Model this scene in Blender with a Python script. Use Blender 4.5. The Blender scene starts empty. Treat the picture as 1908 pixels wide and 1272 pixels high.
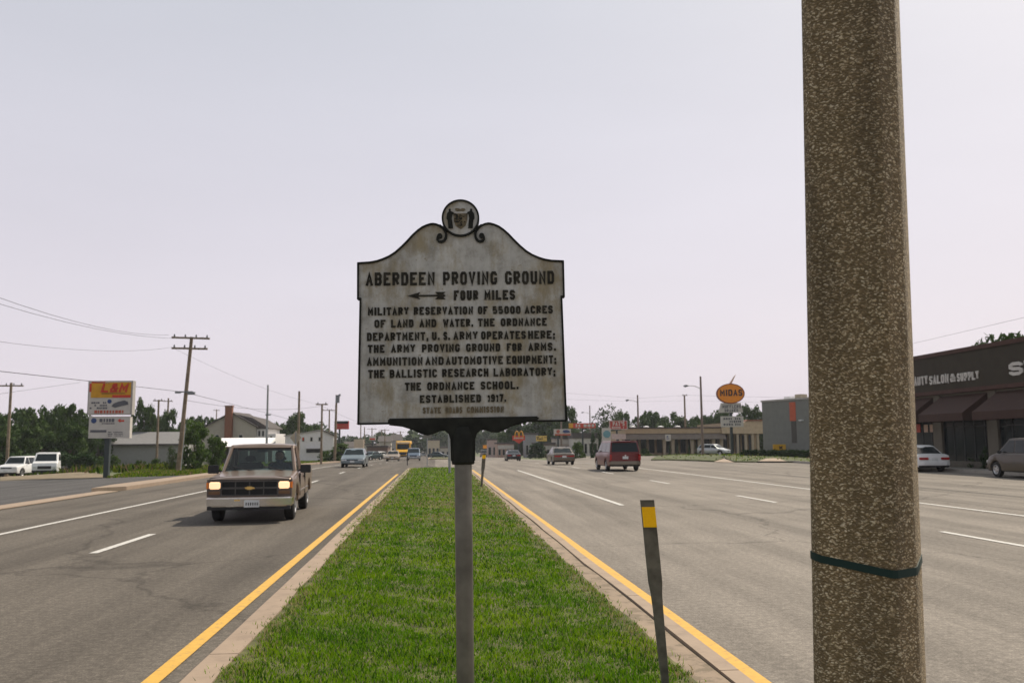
import bpy, bmesh, math, random
import numpy as np
from mathutils import Vector, Matrix, noise
R = math.radians
random.seed(7)
sc = bpy.context.scene
C = sc.collection

# ------------------------------------------------------------------ camera
CAM_H = 1.72
FPX = 1650.0                       # focal length in photo pixels (1908 wide)
ROT = Matrix.Rotation(R(-4.967), 3, 'Z') @ Matrix.Rotation(R(90 + 6.466), 3, 'X') @ Matrix.Rotation(R(-0.4), 3, 'Z')
cd = bpy.data.cameras.new('camera')
cam = bpy.data.objects.new('camera', cd)
C.objects.link(cam)
cam.matrix_world = Matrix.Translation((0, 0, CAM_H)) @ ROT.to_4x4()
cd.sensor_width = 36.0
cd.lens = 36.0 * FPX / 1908.0
cd.clip_start = 0.05
cd.clip_end = 9000
cd.dof.use_dof = True
cd.dof.focus_distance = 4.8
cd.dof.aperture_fstop = 6.5
sc.camera = cam

# ------------------------------------------------------------------ light
SUN_EL, SUN_AZ = 50.0, 50.0        # azimuth measured from +Y towards +X
w = bpy.data.worlds.new('World')
sc.world = w
w.use_nodes = True
nt = w.node_tree
nt.nodes.clear()
sky = nt.nodes.new('ShaderNodeTexSky')
sky.sky_type = 'NISHITA'
sky.sun_disc = False
sky.sun_elevation = R(SUN_EL)
sky.sun_rotation = R(SUN_AZ)
sky.air_density = 1.0
sky.dust_density = 6.0
sky.ozone_density = 1.0
mixn = nt.nodes.new('ShaderNodeMix')
mixn.data_type = 'RGBA'
mixn.inputs[0].default_value = 0.80
# thin high cloud and summer haze veil the blue: near white and faintly pink low down, greyer overhead
tcw = nt.nodes.new('ShaderNodeTexCoord')
sxyz = nt.nodes.new('ShaderNodeSeparateXYZ')
nt.links.new(tcw.outputs['Generated'], sxyz.inputs[0])
rw = nt.nodes.new('ShaderNodeValToRGB')
nt.links.new(sxyz.outputs[2], rw.inputs[0])
rw.color_ramp.elements[0].position = 0.0
rw.color_ramp.elements[0].color = (0.80, 0.725, 0.795, 1)
rw.color_ramp.elements[1].position = 0.62
rw.color_ramp.elements[1].color = (0.50, 0.535, 0.575, 1)
cn_ = nt.nodes.new('ShaderNodeTexNoise')
cmp_ = nt.nodes.new('ShaderNodeMapping')
cmp_.inputs['Scale'].default_value = (1.3, 1.3, 5.0)
nt.links.new(tcw.outputs['Generated'], cmp_.inputs['Vector']); nt.links.new(cmp_.outputs[0], cn_.inputs['Vector'])
cn_.inputs['Scale'].default_value = 1.6; cn_.inputs['Detail'].default_value = 5
cr_ = nt.nodes.new('ShaderNodeMapRange')
cr_.inputs[1].default_value = 0.3; cr_.inputs[2].default_value = 0.7; cr_.inputs[3].default_value = 9.7; cr_.inputs[4].default_value = 10.3
nt.links.new(cn_.outputs['Fac'], cr_.inputs[0])
vs_ = nt.nodes.new('ShaderNodeVectorMath'); vs_.operation = 'SCALE'
nt.links.new(rw.outputs[0], vs_.inputs[0]); nt.links.new(cr_.outputs[0], vs_.inputs['Scale'])
nt.links.new(vs_.outputs[0], mixn.inputs[7])
bg = nt.nodes.new('ShaderNodeBackground')
bg.inputs[1].default_value = 0.095
wo = nt.nodes.new('ShaderNodeOutputWorld')
nt.links.new(sky.outputs[0], mixn.inputs[6])
nt.links.new(mixn.outputs[2], bg.inputs[0])
nt.links.new(bg.outputs[0], wo.inputs[0])
sd = bpy.data.lights.new('sun', 'SUN')
sd.energy = 4.3
sd.angle = R(0.9)
sd.color = (1.0, 0.90, 0.75)
so = bpy.data.objects.new('sun', sd)
C.objects.link(so)
sdir = Vector((math.sin(R(SUN_AZ)) * math.cos(R(SUN_EL)), math.cos(R(SUN_AZ)) * math.cos(R(SUN_EL)), math.sin(R(SUN_EL))))
so.rotation_euler = sdir.to_track_quat('Z', 'Y').to_euler()
so.location = (30, 20, 60)
sc.view_settings.view_transform = 'Standard'
sc.view_settings.look = 'None'
sc.view_settings.gamma = 1.0
sc.view_settings.use_curve_mapping = False
sc.view_settings.exposure = 0.32
sc.cycles.max_bounces = 6
sc.cycles.transparent_max_bounces = 12
sc.cycles.volume_bounces = 0
sc.cycles.use_denoising = True

# ------------------------------------------------------------------ terrain height and measuring helpers
def sstep(t):
    t = max(0.0, min(1.0, t))
    return t * t * (3 - 2 * t)
def zroad(y):                       # the highway dips gently in the distance
    if y < 48: return 0.0
    t = y - 48
    if t < 30: return -0.0125 * t * t / 60
    t2 = min(t, 330)
    return -0.1875 - 0.0125 * (t2 - 30) + (0.0 if t < 330 else 0.0)
def zt(x, y):
    z = zroad(y)
    z -= 0.75 * sstep((-x - 22) / 12) * sstep((y - 44) / 18)
    z += 0.45 * sstep((x - 15) / 9) * sstep((y - 60) / 25) * (1 - sstep((y - 130) / 60))
    return z
def ray(px, py):
    v = ROT @ Vector(((px - 954) / FPX, (636 - py) / FPX, -1))
    return v
def P(px, py, d):                   # point at depth d metres along the lens axis
    return Vector((0, 0, CAM_H)) + ray(px, py) * d
def G(px, py, dz=0.0):              # where the sight line meets the ground
    v = ray(px, py)
    lo = None
    t = 1.0
    while t < 900:
        p = v * t
        if CAM_H + p.z <= zt(p.x, p.y) + dz:
            break
        t *= 1.004
    p = v * t
    return Vector((p.x, p.y, zt(p.x, p.y)))
def A(px, d):                       # ground point in picture column px at depth d
    p = P(px, 826, d)
    return Vector((p.x, p.y, zt(p.x, p.y)))
def Z(px, py, d):
    return P(px, py, d).z

# ------------------------------------------------------------------ materials
def new_mat(name):
    m = bpy.data.materials.new(name)
    m.use_nodes = True
    return m, m.node_tree, m.node_tree.nodes['Principled BSDF']
def N(nt, t, **k):
    n = nt.nodes.new(t)
    for a, b in k.items():
        setattr(n, a, b)
    return n
def ramp(nt, stops, interp='LINEAR'):
    n = nt.nodes.new('ShaderNodeValToRGB')
    n.color_ramp.interpolation = interp
    el = n.color_ramp.elements
    while len(el) < len(stops): el.new(0.5)
    for e, (p, c) in zip(el, stops):
        e.position = p
        e.color = (c[0], c[1], c[2], 1) if not isinstance(c, float) else (c, c, c, 1)
    return n
MC = {}
def mat(name, col, rough=0.6, metal=0.0, var=0.12, scale=3.0, bump=0.0, bscale=60.0, coat=0.0, world=False, spec=0.3, emit=None):
    if name in MC: return MC[name]
    m, nt, b = new_mat(name)
    tc = N(nt, 'ShaderNodeTexCoord')
    vec = tc.outputs['Object']
    if world:
        ge = N(nt, 'ShaderNodeNewGeometry')
        vec = ge.outputs['Position']
    no = N(nt, 'ShaderNodeTexNoise')
    no.inputs['Scale'].default_value = scale
    no.inputs['Detail'].default_value = 6
    nt.links.new(vec, no.inputs['Vector'])
    lo = tuple(max(0, c * (1 - var)) for c in col)
    hi = tuple(min(1, c * (1 + var)) for c in col)
    rp = ramp(nt, [(0.3, lo), (0.7, hi)])
    nt.links.new(no.outputs['Fac'], rp.inputs[0])
    nt.links.new(rp.outputs[0], b.inputs['Base Color'])
    b.inputs['Roughness'].default_value = rough
    b.inputs['Metallic'].default_value = metal
    b.inputs['Specular IOR Level'].default_value = spec
    if coat: b.inputs['Coat Weight'].default_value = coat; b.inputs['Coat Roughness'].default_value = 0.06
    if bump:
        n2 = N(nt, 'ShaderNodeTexNoise')
        n2.inputs['Scale'].default_value = bscale
        n2.inputs['Detail'].default_value = 4
        nt.links.new(vec, n2.inputs['Vector'])
        bu = N(nt, 'ShaderNodeBump')
        bu.inputs['Strength'].default_value = bump
        bu.inputs['Distance'].default_value = 0.02
        nt.links.new(n2.outputs['Fac'], bu.inputs['Height'])
        nt.links.new(bu.outputs[0], b.inputs['Normal'])
    if emit:
        b.inputs['Emission Color'].default_value = (*emit[0], 1)
        b.inputs['Emission Strength'].default_value = emit[1]
    MC[name] = m
    return m

def asphalt(name, base, warm, stain=0.5, axis=True):
    m, nt, b = new_mat(name)
    ge = N(nt, 'ShaderNodeNewGeometry')
    def noise_(scale, detail, vec=None, rough=0.6):
        n = N(nt, 'ShaderNodeTexNoise')
        n.inputs['Scale'].default_value = scale
        n.inputs['Detail'].default_value = detail
        n.inputs['Roughness'].default_value = rough
        nt.links.new(vec or ge.outputs['Position'], n.inputs['Vector'])
        return n
    fine = noise_(55, 5, rough=0.8)
    r1 = ramp(nt, [(0.36, tuple(c * 0.52 for c in base)), (0.5, base), (0.64, tuple(min(1, c * 1.6) for c in warm))])
    mid = noise_(14, 6, rough=0.85)
    fm = N(nt, 'ShaderNodeMix', data_type='FLOAT'); fm.inputs[0].default_value = 0.5
    nt.links.new(fine.outputs['Fac'], fm.inputs[2]); nt.links.new(mid.outputs['Fac'], fm.inputs[3])
    nt.links.new(fm.outputs[0], r1.inputs[0])
    mp = N(nt, 'ShaderNodeMapping')
    mp.inputs['Scale'].default_value = (1.1, 0.05, 1)
    nt.links.new(ge.outputs['Position'], mp.inputs['Vector'])
    lanes = noise_(1.0, 4, mp.outputs[0])
    r2 = ramp(nt, [(0.36, 0.74), (0.62, 1.12)])
    nt.links.new(lanes.outputs['Fac'], r2.inputs[0])
    big = noise_(0.35, 6)
    r3 = ramp(nt, [(0.3, 1 - 0.28 * stain), (0.6, 1.0 + 0.04)])
    nt.links.new(big.outputs['Fac'], r3.inputs[0])
    vo = N(nt, 'ShaderNodeTexVoronoi', feature='DISTANCE_TO_EDGE')
    wv = noise_(0.9, 5)
    va = N(nt, 'ShaderNodeVectorMath', operation='MULTIPLY_ADD')
    va.inputs[1].default_value = (1.6, 1.6, 0)
    nt.links.new(wv.outputs['Color'], va.inputs[0])
    nt.links.new(ge.outputs['Position'], va.inputs[2])
    vo.inputs['Scale'].default_value = 0.11
    nt.links.new(va.outputs[0], vo.inputs['Vector'])
    r4 = ramp(nt, [(0.0, 0.66), (0.0035, 0.78), (0.006, 1.0)])
    nt.links.new(vo.outputs['Distance'], r4.inputs[0])
    cur = r1.outputs[0]
    for r in (r2, r3, r4):
        mx = N(nt, 'ShaderNodeMix', data_type='RGBA', blend_type='MULTIPLY')
        mx.inputs[0].default_value = 1.0
        nt.links.new(cur, mx.inputs[6])
        nt.links.new(r.outputs[0], mx.inputs[7])
        cur = mx.outputs[2]
    nt.links.new(cur, b.inputs['Base Color'])
    b.inputs['Roughness'].default_value = 0.86
    b.inputs['Specular IOR Level'].default_value = 0.12
    bu = N(nt, 'ShaderNodeBump')
    bu.inputs['Strength'].default_value = 0.5
    bu.inputs['Distance'].default_value = 0.006
    nt.links.new(fine.outputs['Fac'], bu.inputs['Height'])
    nt.links.new(bu.outputs[0], b.inputs['Normal'])
    MC[name] = m
    return m

def worn_paint(name, col, under, scale=9.0, wear=0.40):
    m, nt, b = new_mat(name)
    ge = N(nt, 'ShaderNodeNewGeometry')
    n = N(nt, 'ShaderNodeTexNoise')
    n.inputs['Scale'].default_value = scale
    n.inputs['Detail'].default_value = 8
    n.inputs['Roughness'].default_value = 0.75
    nt.links.new(ge.outputs['Position'], n.inputs['Vector'])
    r = ramp(nt, [(wear - 0.05, under), (wear + 0.02, tuple(c * 0.85 for c in col)), (0.65, col)])
    nt.links.new(n.outputs['Fac'], r.inputs[0])
    nt.links.new(r.outputs[0], b.inputs['Base Color'])
    b.inputs['Roughness'].default_value = 0.8
    MC[name] = m
    return m

def ground_mat():
    m, nt, b = new_mat('field_soil')
    ge = N(nt, 'ShaderNodeNewGeometry')
    n = N(nt, 'ShaderNodeTexNoise'); n.inputs['Scale'].default_value = 0.12; n.inputs['Detail'].default_value = 8
    n2 = N(nt, 'ShaderNodeTexNoise'); n2.inputs['Scale'].default_value = 3.0; n2.inputs['Detail'].default_value = 8
    for q in (n, n2): nt.links.new(ge.outputs['Position'], q.inputs['Vector'])
    r = ramp(nt, [(0.35, (0.05, 0.075, 0.022)), (0.52, (0.085, 0.10, 0.035)), (0.68, (0.17, 0.15, 0.09))])
    mx = N(nt, 'ShaderNodeMix', data_type='FLOAT')
    mx.inputs[0].default_value = 0.45
    nt.links.new(n.outputs['Fac'], mx.inputs[2]); nt.links.new(n2.outputs['Fac'], mx.inputs[3])
    nt.links.new(mx.outputs[0], r.inputs[0])
    nt.links.new(r.outputs[0], b.inputs['Base Color'])
    b.inputs['Roughness'].default_value = 0.95
    MC['field_soil'] = m
    return m

def attr_mat(name, rough=0.7, trans=0.0, spec=0.3):
    """colour comes from a per-blade / per-leaf colour attribute (its own pigment)"""
    m, nt, b = new_mat(name)
    at = N(nt, 'ShaderNodeAttribute', attribute_name='tint')
    nt.links.new(at.outputs['Color'], b.inputs['Base Color'])
    b.inputs['Roughness'].default_value = rough
    b.inputs['Specular IOR Level'].default_value = spec
    if trans:
        tr = N(nt, 'ShaderNodeBsdfTranslucent')
        nt.links.new(at.outputs['Color'], tr.inputs[0])
        mx = N(nt, 'ShaderNodeMixShader')
        mx.inputs[0].default_value = trans
        out = nt.nodes['Material Output']
        nt.links.new(b.outputs[0], mx.inputs[1]); nt.links.new(tr.outputs[0], mx.inputs[2])
        nt.links.new(mx.outputs[0], out.inputs[0])
    MC[name] = m
    return m

def aggregate_mat():
    """exposed aggregate concrete: pale pebbles in a dark brown matrix"""
    m, nt, b = new_mat('exposed_aggregate')
    tc = N(nt, 'ShaderNodeTexCoord')
    wn = N(nt, 'ShaderNodeTexNoise'); wn.inputs['Scale'].default_value = 60
    nt.links.new(tc.outputs['Object'], wn.inputs['Vector'])
    va = N(nt, 'ShaderNodeVectorMath', operation='MULTIPLY_ADD')
    va.inputs[1].default_value = (0.018, 0.018, 0.018)
    nt.links.new(wn.outputs['Color'], va.inputs[0]); nt.links.new(tc.outputs['Object'], va.inputs[2])
    mp = N(nt, 'ShaderNodeMapping')
    mp.inputs['Rotation'].default_value = (0, R(28), 0)
    mp.inputs['Scale'].default_value = (0.70, 1.0, 1.5)
    nt.links.new(va.outputs[0], mp.inputs['Vector'])
    vo = N(nt, 'ShaderNodeTexVoronoi', feature='F1')
    vo.inputs['Scale'].default_value = 138
    vo.inputs['Randomness'].default_value = 1.0
    nt.links.new(mp.outputs[0], vo.inputs['Vector'])
    sep = N(nt, 'ShaderNodeSeparateColor')
    nt.links.new(vo.outputs['Color'], sep.inputs[0])
    peb = ramp(nt, [(0.0, (0.10, 0.070, 0.032)), (0.3, (0.17, 0.122, 0.060)), (0.52, (0.28, 0.21, 0.12)), (0.75, (0.42, 0.34, 0.215)), (1.0, (0.52, 0.45, 0.32))])
    nt.links.new(sep.outputs[0], peb.inputs[0])
    edge = ramp(nt, [(0.0, 1.0), (0.36, 1.0), (0.60, 0.0)])
    nt.links.new(vo.outputs['Distance'], edge.inputs[0])
    mx = N(nt, 'ShaderNodeMix', data_type='RGBA')
    mx.inputs[6].default_value = (0.115, 0.084, 0.042, 1)
    nt.links.new(edge.outputs[0], mx.inputs[0]); nt.links.new(peb.outputs[0], mx.inputs[7])
    big = N(nt, 'ShaderNodeTexNoise'); big.inputs['Scale'].default_value = 4; big.inputs['Detail'].default_value = 5
    nt.links.new(tc.outputs['Object'], big.inputs['Vector'])
    mpb = N(nt, 'ShaderNodeMapping'); mpb.inputs['Scale'].default_value = (2.2, 2.2, 0.22)
    nt.links.new(tc.outputs['Object'], mpb.inputs['Vector']); nt.links.new(mpb.outputs[0], big.inputs['Vector'])
    rb = ramp(nt, [(0.32, 0.80), (0.66, 1.32)])
    nt.links.new(big.outputs['Fac'], rb.inputs[0])
    m2 = N(nt, 'ShaderNodeMix', data_type='RGBA', blend_type='MULTIPLY'); m2.inputs[0].default_value = 1
    nt.links.new(mx.outputs[2], m2.inputs[6]); nt.links.new(rb.outputs[0], m2.inputs[7])
    nt.links.new(m2.outputs[2], b.inputs['Base Color'])
    b.inputs['Roughness'].default_value = 0.8
    bu = N(nt, 'ShaderNodeBump', invert=True)
    bu.inputs['Strength'].default_value = 0.9; bu.inputs['Distance'].default_value = 0.005
    nt.links.new(vo.outputs['Distance'], bu.inputs['Height'])
    nt.links.new(bu.outputs[0], b.inputs['Normal'])
    MC['exposed_aggregate'] = m
    return m

def board_mat():
    """weathered white enamel of the marker: grey dirt, rust-brown streaks, lichen"""
    m, nt, b = new_mat('weathered_marker_paint')
    tc = N(nt, 'ShaderNodeTexCoord')
    def nz(scale, det, vs=(1, 1, 1), rough=0.6):
        mp = N(nt, 'ShaderNodeMapping'); mp.inputs['Scale'].default_value = vs
        nt.links.new(tc.outputs['Object'], mp.inputs['Vector'])
        n = N(nt, 'ShaderNodeTexNoise'); n.inputs['Scale'].default_value = scale; n.inputs['Detail'].default_value = det; n.inputs['Roughness'].default_value = rough
        nt.links.new(mp.outputs[0], n.inputs['Vector'])
        return n
    a = nz(9, 8, rough=0.75)
    ra = ramp(nt, [(0.3, (0.22, 0.21, 0.18)), (0.5, (0.39, 0.385, 0.355)), (0.7, (0.49, 0.49, 0.465))])
    nt.links.new(a.outputs['Fac'], ra.inputs[0])
    st = nz(5.0, 7, (1, 1, 0.55), 0.7)
    rs = ramp(nt, [(0.47, 0.0), (0.62, 0.85)])
    nt.links.new(st.outputs['Fac'], rs.inputs[0])
    mx = N(nt, 'ShaderNodeMix', data_type='RGBA')
    mx.inputs[7].default_value = (0.235, 0.19, 0.10, 1)
    nt.links.new(rs.outputs[0], mx.inputs[0]); nt.links.new(ra.outputs[0], mx.inputs[6])
    ve = nz(16, 5, (1, 1, 0.08))
    rv = ramp(nt, [(0.35, 0.82), (0.6, 1.05)])
    nt.links.new(ve.outputs['Fac'], rv.inputs[0])
    m2 = N(nt, 'ShaderNodeMix', data_type='RGBA', blend_type='MULTIPLY'); m2.inputs[0].default_value = 1
    nt.links.new(mx.outputs[2], m2.inputs[6]); nt.links.new(rv.outputs[0], m2.inputs[7])
    sp = nz(45, 3)
    rsp = ramp(nt, [(0.66, 0.0), (0.72, 0.6)])
    nt.links.new(sp.outputs['Fac'], rsp.inputs[0])
    m3 = N(nt, 'ShaderNodeMix', data_type='RGBA'); m3.inputs[7].default_value = (0.16, 0.12, 0.06, 1)
    nt.links.new(rsp.outputs[0], m3.inputs[0]); nt.links.new(m2.outputs[2], m3.inputs[6])
    nt.links.new(m3.outputs[2], b.inputs['Base Color'])
    b.inputs['Roughness'].default_value = 0.55
    bu = N(nt, 'ShaderNodeBump'); bu.inputs['Strength'].default_value = 0.35; bu.inputs['Distance'].default_value = 0.003
    nt.links.new(a.outputs['Fac'], bu.inputs['Height']); nt.links.new(bu.outputs[0], b.inputs['Normal'])
    MC['weathered_marker_paint'] = m
    return m

def clear_glass():
    m, nt, b = new_mat('tinted_glass')
    nt.nodes.remove(b)
    tr = N(nt, 'ShaderNodeBsdfTransparent'); tr.inputs[0].default_value = (0.62, 0.74, 0.70, 1)
    gl = N(nt, 'ShaderNodeBsdfGlossy'); gl.inputs['Roughness'].default_value = 0.03
    fr = N(nt, 'ShaderNodeFresnel'); fr.inputs[0].default_value = 1.55
    mx = N(nt, 'ShaderNodeMixShader')
    nt.links.new(fr.outputs[0], mx.inputs[0]); nt.links.new(tr.outputs[0], mx.inputs[1]); nt.links.new(gl.outputs[0], mx.inputs[2])
    nt.links.new(mx.outputs[0], nt.nodes['Material Output'].inputs[0])
    MC['tinted_glass'] = m
    return m

asphalt('asphalt_highway', (0.178, 0.158, 0.135), (0.215, 0.19, 0.16))
asphalt('asphalt_left', (0.098, 0.086, 0.072), (0.13, 0.113, 0.094))
asphalt('asphalt_lot', (0.075, 0.072, 0.070), (0.095, 0.09, 0.085), 0.8)
worn_paint('white_road_paint', (0.50, 0.485, 0.45), (0.20, 0.18, 0.155), 14, 0.41)
worn_paint('yellow_road_paint', (0.56, 0.325, 0.05), (0.30, 0.20, 0.09), 11, 0.41)
worn_paint('kerb_concrete', (0.29, 0.215, 0.150), (0.215, 0.158, 0.11), 3, 0.42)
worn_paint('kerb_concrete_grey', (0.33, 0.30, 0.26), (0.15, 0.13, 0.11), 8, 0.42)
worn_paint('kerb_grit', (0.24, 0.175, 0.115), (0.13, 0.095, 0.055), 4, 0.47)
ground_mat()
attr_mat('grass_blade', 0.7, 0.32, 0.08)
attr_mat('leaf', 0.7, 0.22, 0.1)
aggregate_mat()
board_mat()
clear_glass()
mat('marker_black', (0.012, 0.013, 0.010), 0.65, var=0.6, scale=14, spec=0.2)
mat('marker_letter', (0.026, 0.024, 0.018), 0.7, var=0.6, scale=30, spec=0.15)
mat('marker_faded_letter', (0.13, 0.105, 0.065), 0.7, var=0.35, scale=40)
mat('galvanised', (0.165, 0.16, 0.14), 0.36, 0.7, var=0.35, scale=7)
mat('galvanised_dull', (0.28, 0.29, 0.29), 0.6, 0.2, var=0.15, scale=4)
mat('post_brown', (0.105, 0.097, 0.078), 0.65, var=0.4, scale=12)
mat('reflector_yellow', (0.95, 0.52, 0.0), 0.45, var=0.05, scale=90, bump=0.2, bscale=500)
mat('strap_green', (0.004, 0.022, 0.018), 0.6)
mat('bark', (0.11, 0.085, 0.06), 0.9, var=0.35, scale=8)
mat('pole_wood', (0.19, 0.145, 0.10), 0.9, var=0.3, scale=5)
mat('wire', (0.05, 0.05, 0.052), 0.6)
mat('insulator', (0.16, 0.17, 0.18), 0.3)
mat('tyre', (0.018, 0.018, 0.018), 0.85)
mat('rim', (0.42, 0.42, 0.42), 0.35, 0.8)
mat('chrome', (0.62, 0.61, 0.59), 0.16, 1.0, var=0.04)
mat('dark_trim', (0.02, 0.02, 0.021), 0.5)
mat('underbody', (0.012, 0.012, 0.012), 0.8)
mat('car_glass', (0.010, 0.016, 0.018), 0.10, spec=0.22, var=0.05)
mat('plate', (0.55, 0.56, 0.55), 0.5)
mat('red_lens', (0.32, 0.010, 0.008), 0.25, coat=0.5)
mat('amber_lens', (0.75, 0.20, 0.02), 0.25, coat=0.5)
mat('headlamp_off', (0.55, 0.56, 0.56), 0.15, spec=0.8)
mat('headlamp_lit', (0.9, 0.8, 0.6), 0.3, emit=((1.0, 0.60, 0.30), 0.75))
mat('seat_fabric', (0.055, 0.05, 0.048), 0.9)
mat('skin', (0.30, 0.17, 0.11), 0.6)
mat('shirt', (0.05, 0.06, 0.08), 0.9)
def paint(name, col, metal=0.3, rough=0.32):
    return mat('paint_' + name, col, rough, metal, var=0.05, coat=0.3)

# ------------------------------------------------------------------ mesh helpers
class MB:
    """collects shapes; build() links them as ONE mesh object"""
    def __init__(s):
        s.v = []; s.f = []; s.m = []; s.mi = 0
    def add(s, vs, fs):
        o = len(s.v)
        s.v += [tuple(p) for p in vs]
        s.f += [tuple(i + o for i in f) for f in fs]
        s.m += [s.mi] * len(fs)
        return s
    def box(s, c, d, rz=0, rx=0, ry=0):
        M = Matrix.Translation(c) @ Matrix.Rotation(rz, 4, 'Z') @ Matrix.Rotation(ry, 4, 'Y') @ Matrix.Rotation(rx, 4, 'X')
        hx, hy, hz = d[0] / 2, d[1] / 2, d[2] / 2
        vs = [M @ Vector((x, y, z)) for x in (-hx, hx) for y in (-hy, hy) for z in (-hz, hz)]
        return s.add(vs, [(0, 1, 3, 2), (4, 6, 7, 5), (0, 4, 5, 1), (2, 3, 7, 6), (0, 2, 6, 4), (1, 5, 7, 3)])
    def b2(s, x0, x1, y0, y1, z0, z1):
        return s.box(((x0 + x1) / 2, (y0 + y1) / 2, (z0 + z1) / 2), (abs(x1 - x0), abs(y1 - y0), abs(z1 - z0)))
    def tube(s, pts, radii, n=10, cap=True, ph=0.0):
        pts = [Vector(p) for p in pts]
        if not hasattr(radii, '__len__'): radii = [radii] * len(pts)
        rings = []
        for i, p in enumerate(pts):
            t = (pts[min(i + 1, len(pts) - 1)] - pts[max(i - 1, 0)]).normalized()
            u = t.cross(Vector((0, 1, 0)) if abs(t.y) < 0.9 else Vector((1, 0, 0))).normalized()
            w_ = t.cross(u)
            rings.append([p + (u * math.cos(ph + 2 * math.pi * k / n) + w_ * math.sin(ph + 2 * math.pi * k / n)) * radii[i] for k in range(n)])
        vs = [q for r in rings for q in r]
        fs = []
        for i in range(len(pts) - 1):
            for k in range(n):
                a, b = i * n + k, i * n + (k + 1) % n
                fs.append((a, b, b + n, a + n))
        if cap:
            fs.append(tuple(range(n))[::-1]); fs.append(tuple(range((len(pts) - 1) * n, len(pts) * n)))
        return s.add(vs, fs)
    def prism(s, poly, O, U, V, D):
        """polygon (u,v) drawn at O along U,V and pushed along vector D"""
        O, U, V, D = Vector(O), Vector(U), Vector(V), Vector(D)
        n = len(poly)
        a = [O + U * p[0] + V * p[1] for p in poly]
        vs = a + [p + D for p in a]
        fs = [tuple(range(n)), tuple(range(n, 2 * n))[::-1]]
        fs += [(i, i + n, (i + 1) % n + n, (i + 1) % n) for i in range(n)]
        return s.add(vs, fs)
    def quad(s, a, b, c, d):
        return s.add([a, b, c, d], [(0, 1, 2, 3)])
    def mesh(s, name, mats, smooth=None, bevel=0, recalc=True):
        me = bpy.data.meshes.new(name)
        me.from_pydata(s.v, [], s.f)
        mats = mats if isinstance(mats, (list, tuple)) else [mats]
        for m in mats: me.materials.append(MC[m] if isinstance(m, str) else m)
        me.polygons.foreach_set('material_index', s.m)
        if recalc or bevel:
            bm = bmesh.new(); bm.from_mesh(me)
            bmesh.ops.recalc_face_normals(bm, faces=bm.faces)
            if bevel:
                ed = [e for e in bm.edges if len(e.link_faces) == 2 and e.calc_face_angle(0) > R(40)]
                bmesh.ops.bevel(bm, geom=ed, offset=bevel, segments=2, affect='EDGES', clamp_overlap=True)
            bm.to_mesh(me); bm.free()
        if smooth:
            me.polygons.foreach_set('use_smooth', [True] * len(me.polygons))
            me.set_sharp_from_angle(angle=R(smooth))
        me.update()
        return me
    def build(s, name, mats, parent=None, smooth=None, bevel=0, loc=(0, 0, 0), rz=0):
        me = s.mesh(name, mats, smooth, bevel)
        o = bpy.data.objects.new(name, me)
        C.objects.link(o)
        o.location = loc; o.rotation_euler = (0, 0, rz)
        if parent: o.parent = parent
        return o
def tag(o, label=None, cat=None, group=None, kind=None):
    if label: o['label'] = label
    if cat: o['category'] = cat
    if group: o['group'] = group
    if kind: o['kind'] = kind
    return o
def thing(name, label, cat, loc=(0, 0, 0), rz=0, group=None):
    o = bpy.data.objects.new(name, None)
    o.empty_display_size = 0.3
    C.objects.link(o)
    o.location = loc; o.rotation_euler = (0, 0, rz)
    return tag(o, label, cat, group)
def inst(name, me, parent=None, loc=(0, 0, 0), rz=0, sc_=1.0):
    o = bpy.data.objects.new(name, me)
    C.objects.link(o)
    o.location = loc; o.rotation_euler = (0, 0, rz)
    o.scale = (sc_, sc_, sc_) if not hasattr(sc_, '__len__') else sc_
    if parent: o.parent = parent
    return o
def children(o): return [c for c in list(C.objects) if c.parent == o]

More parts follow.
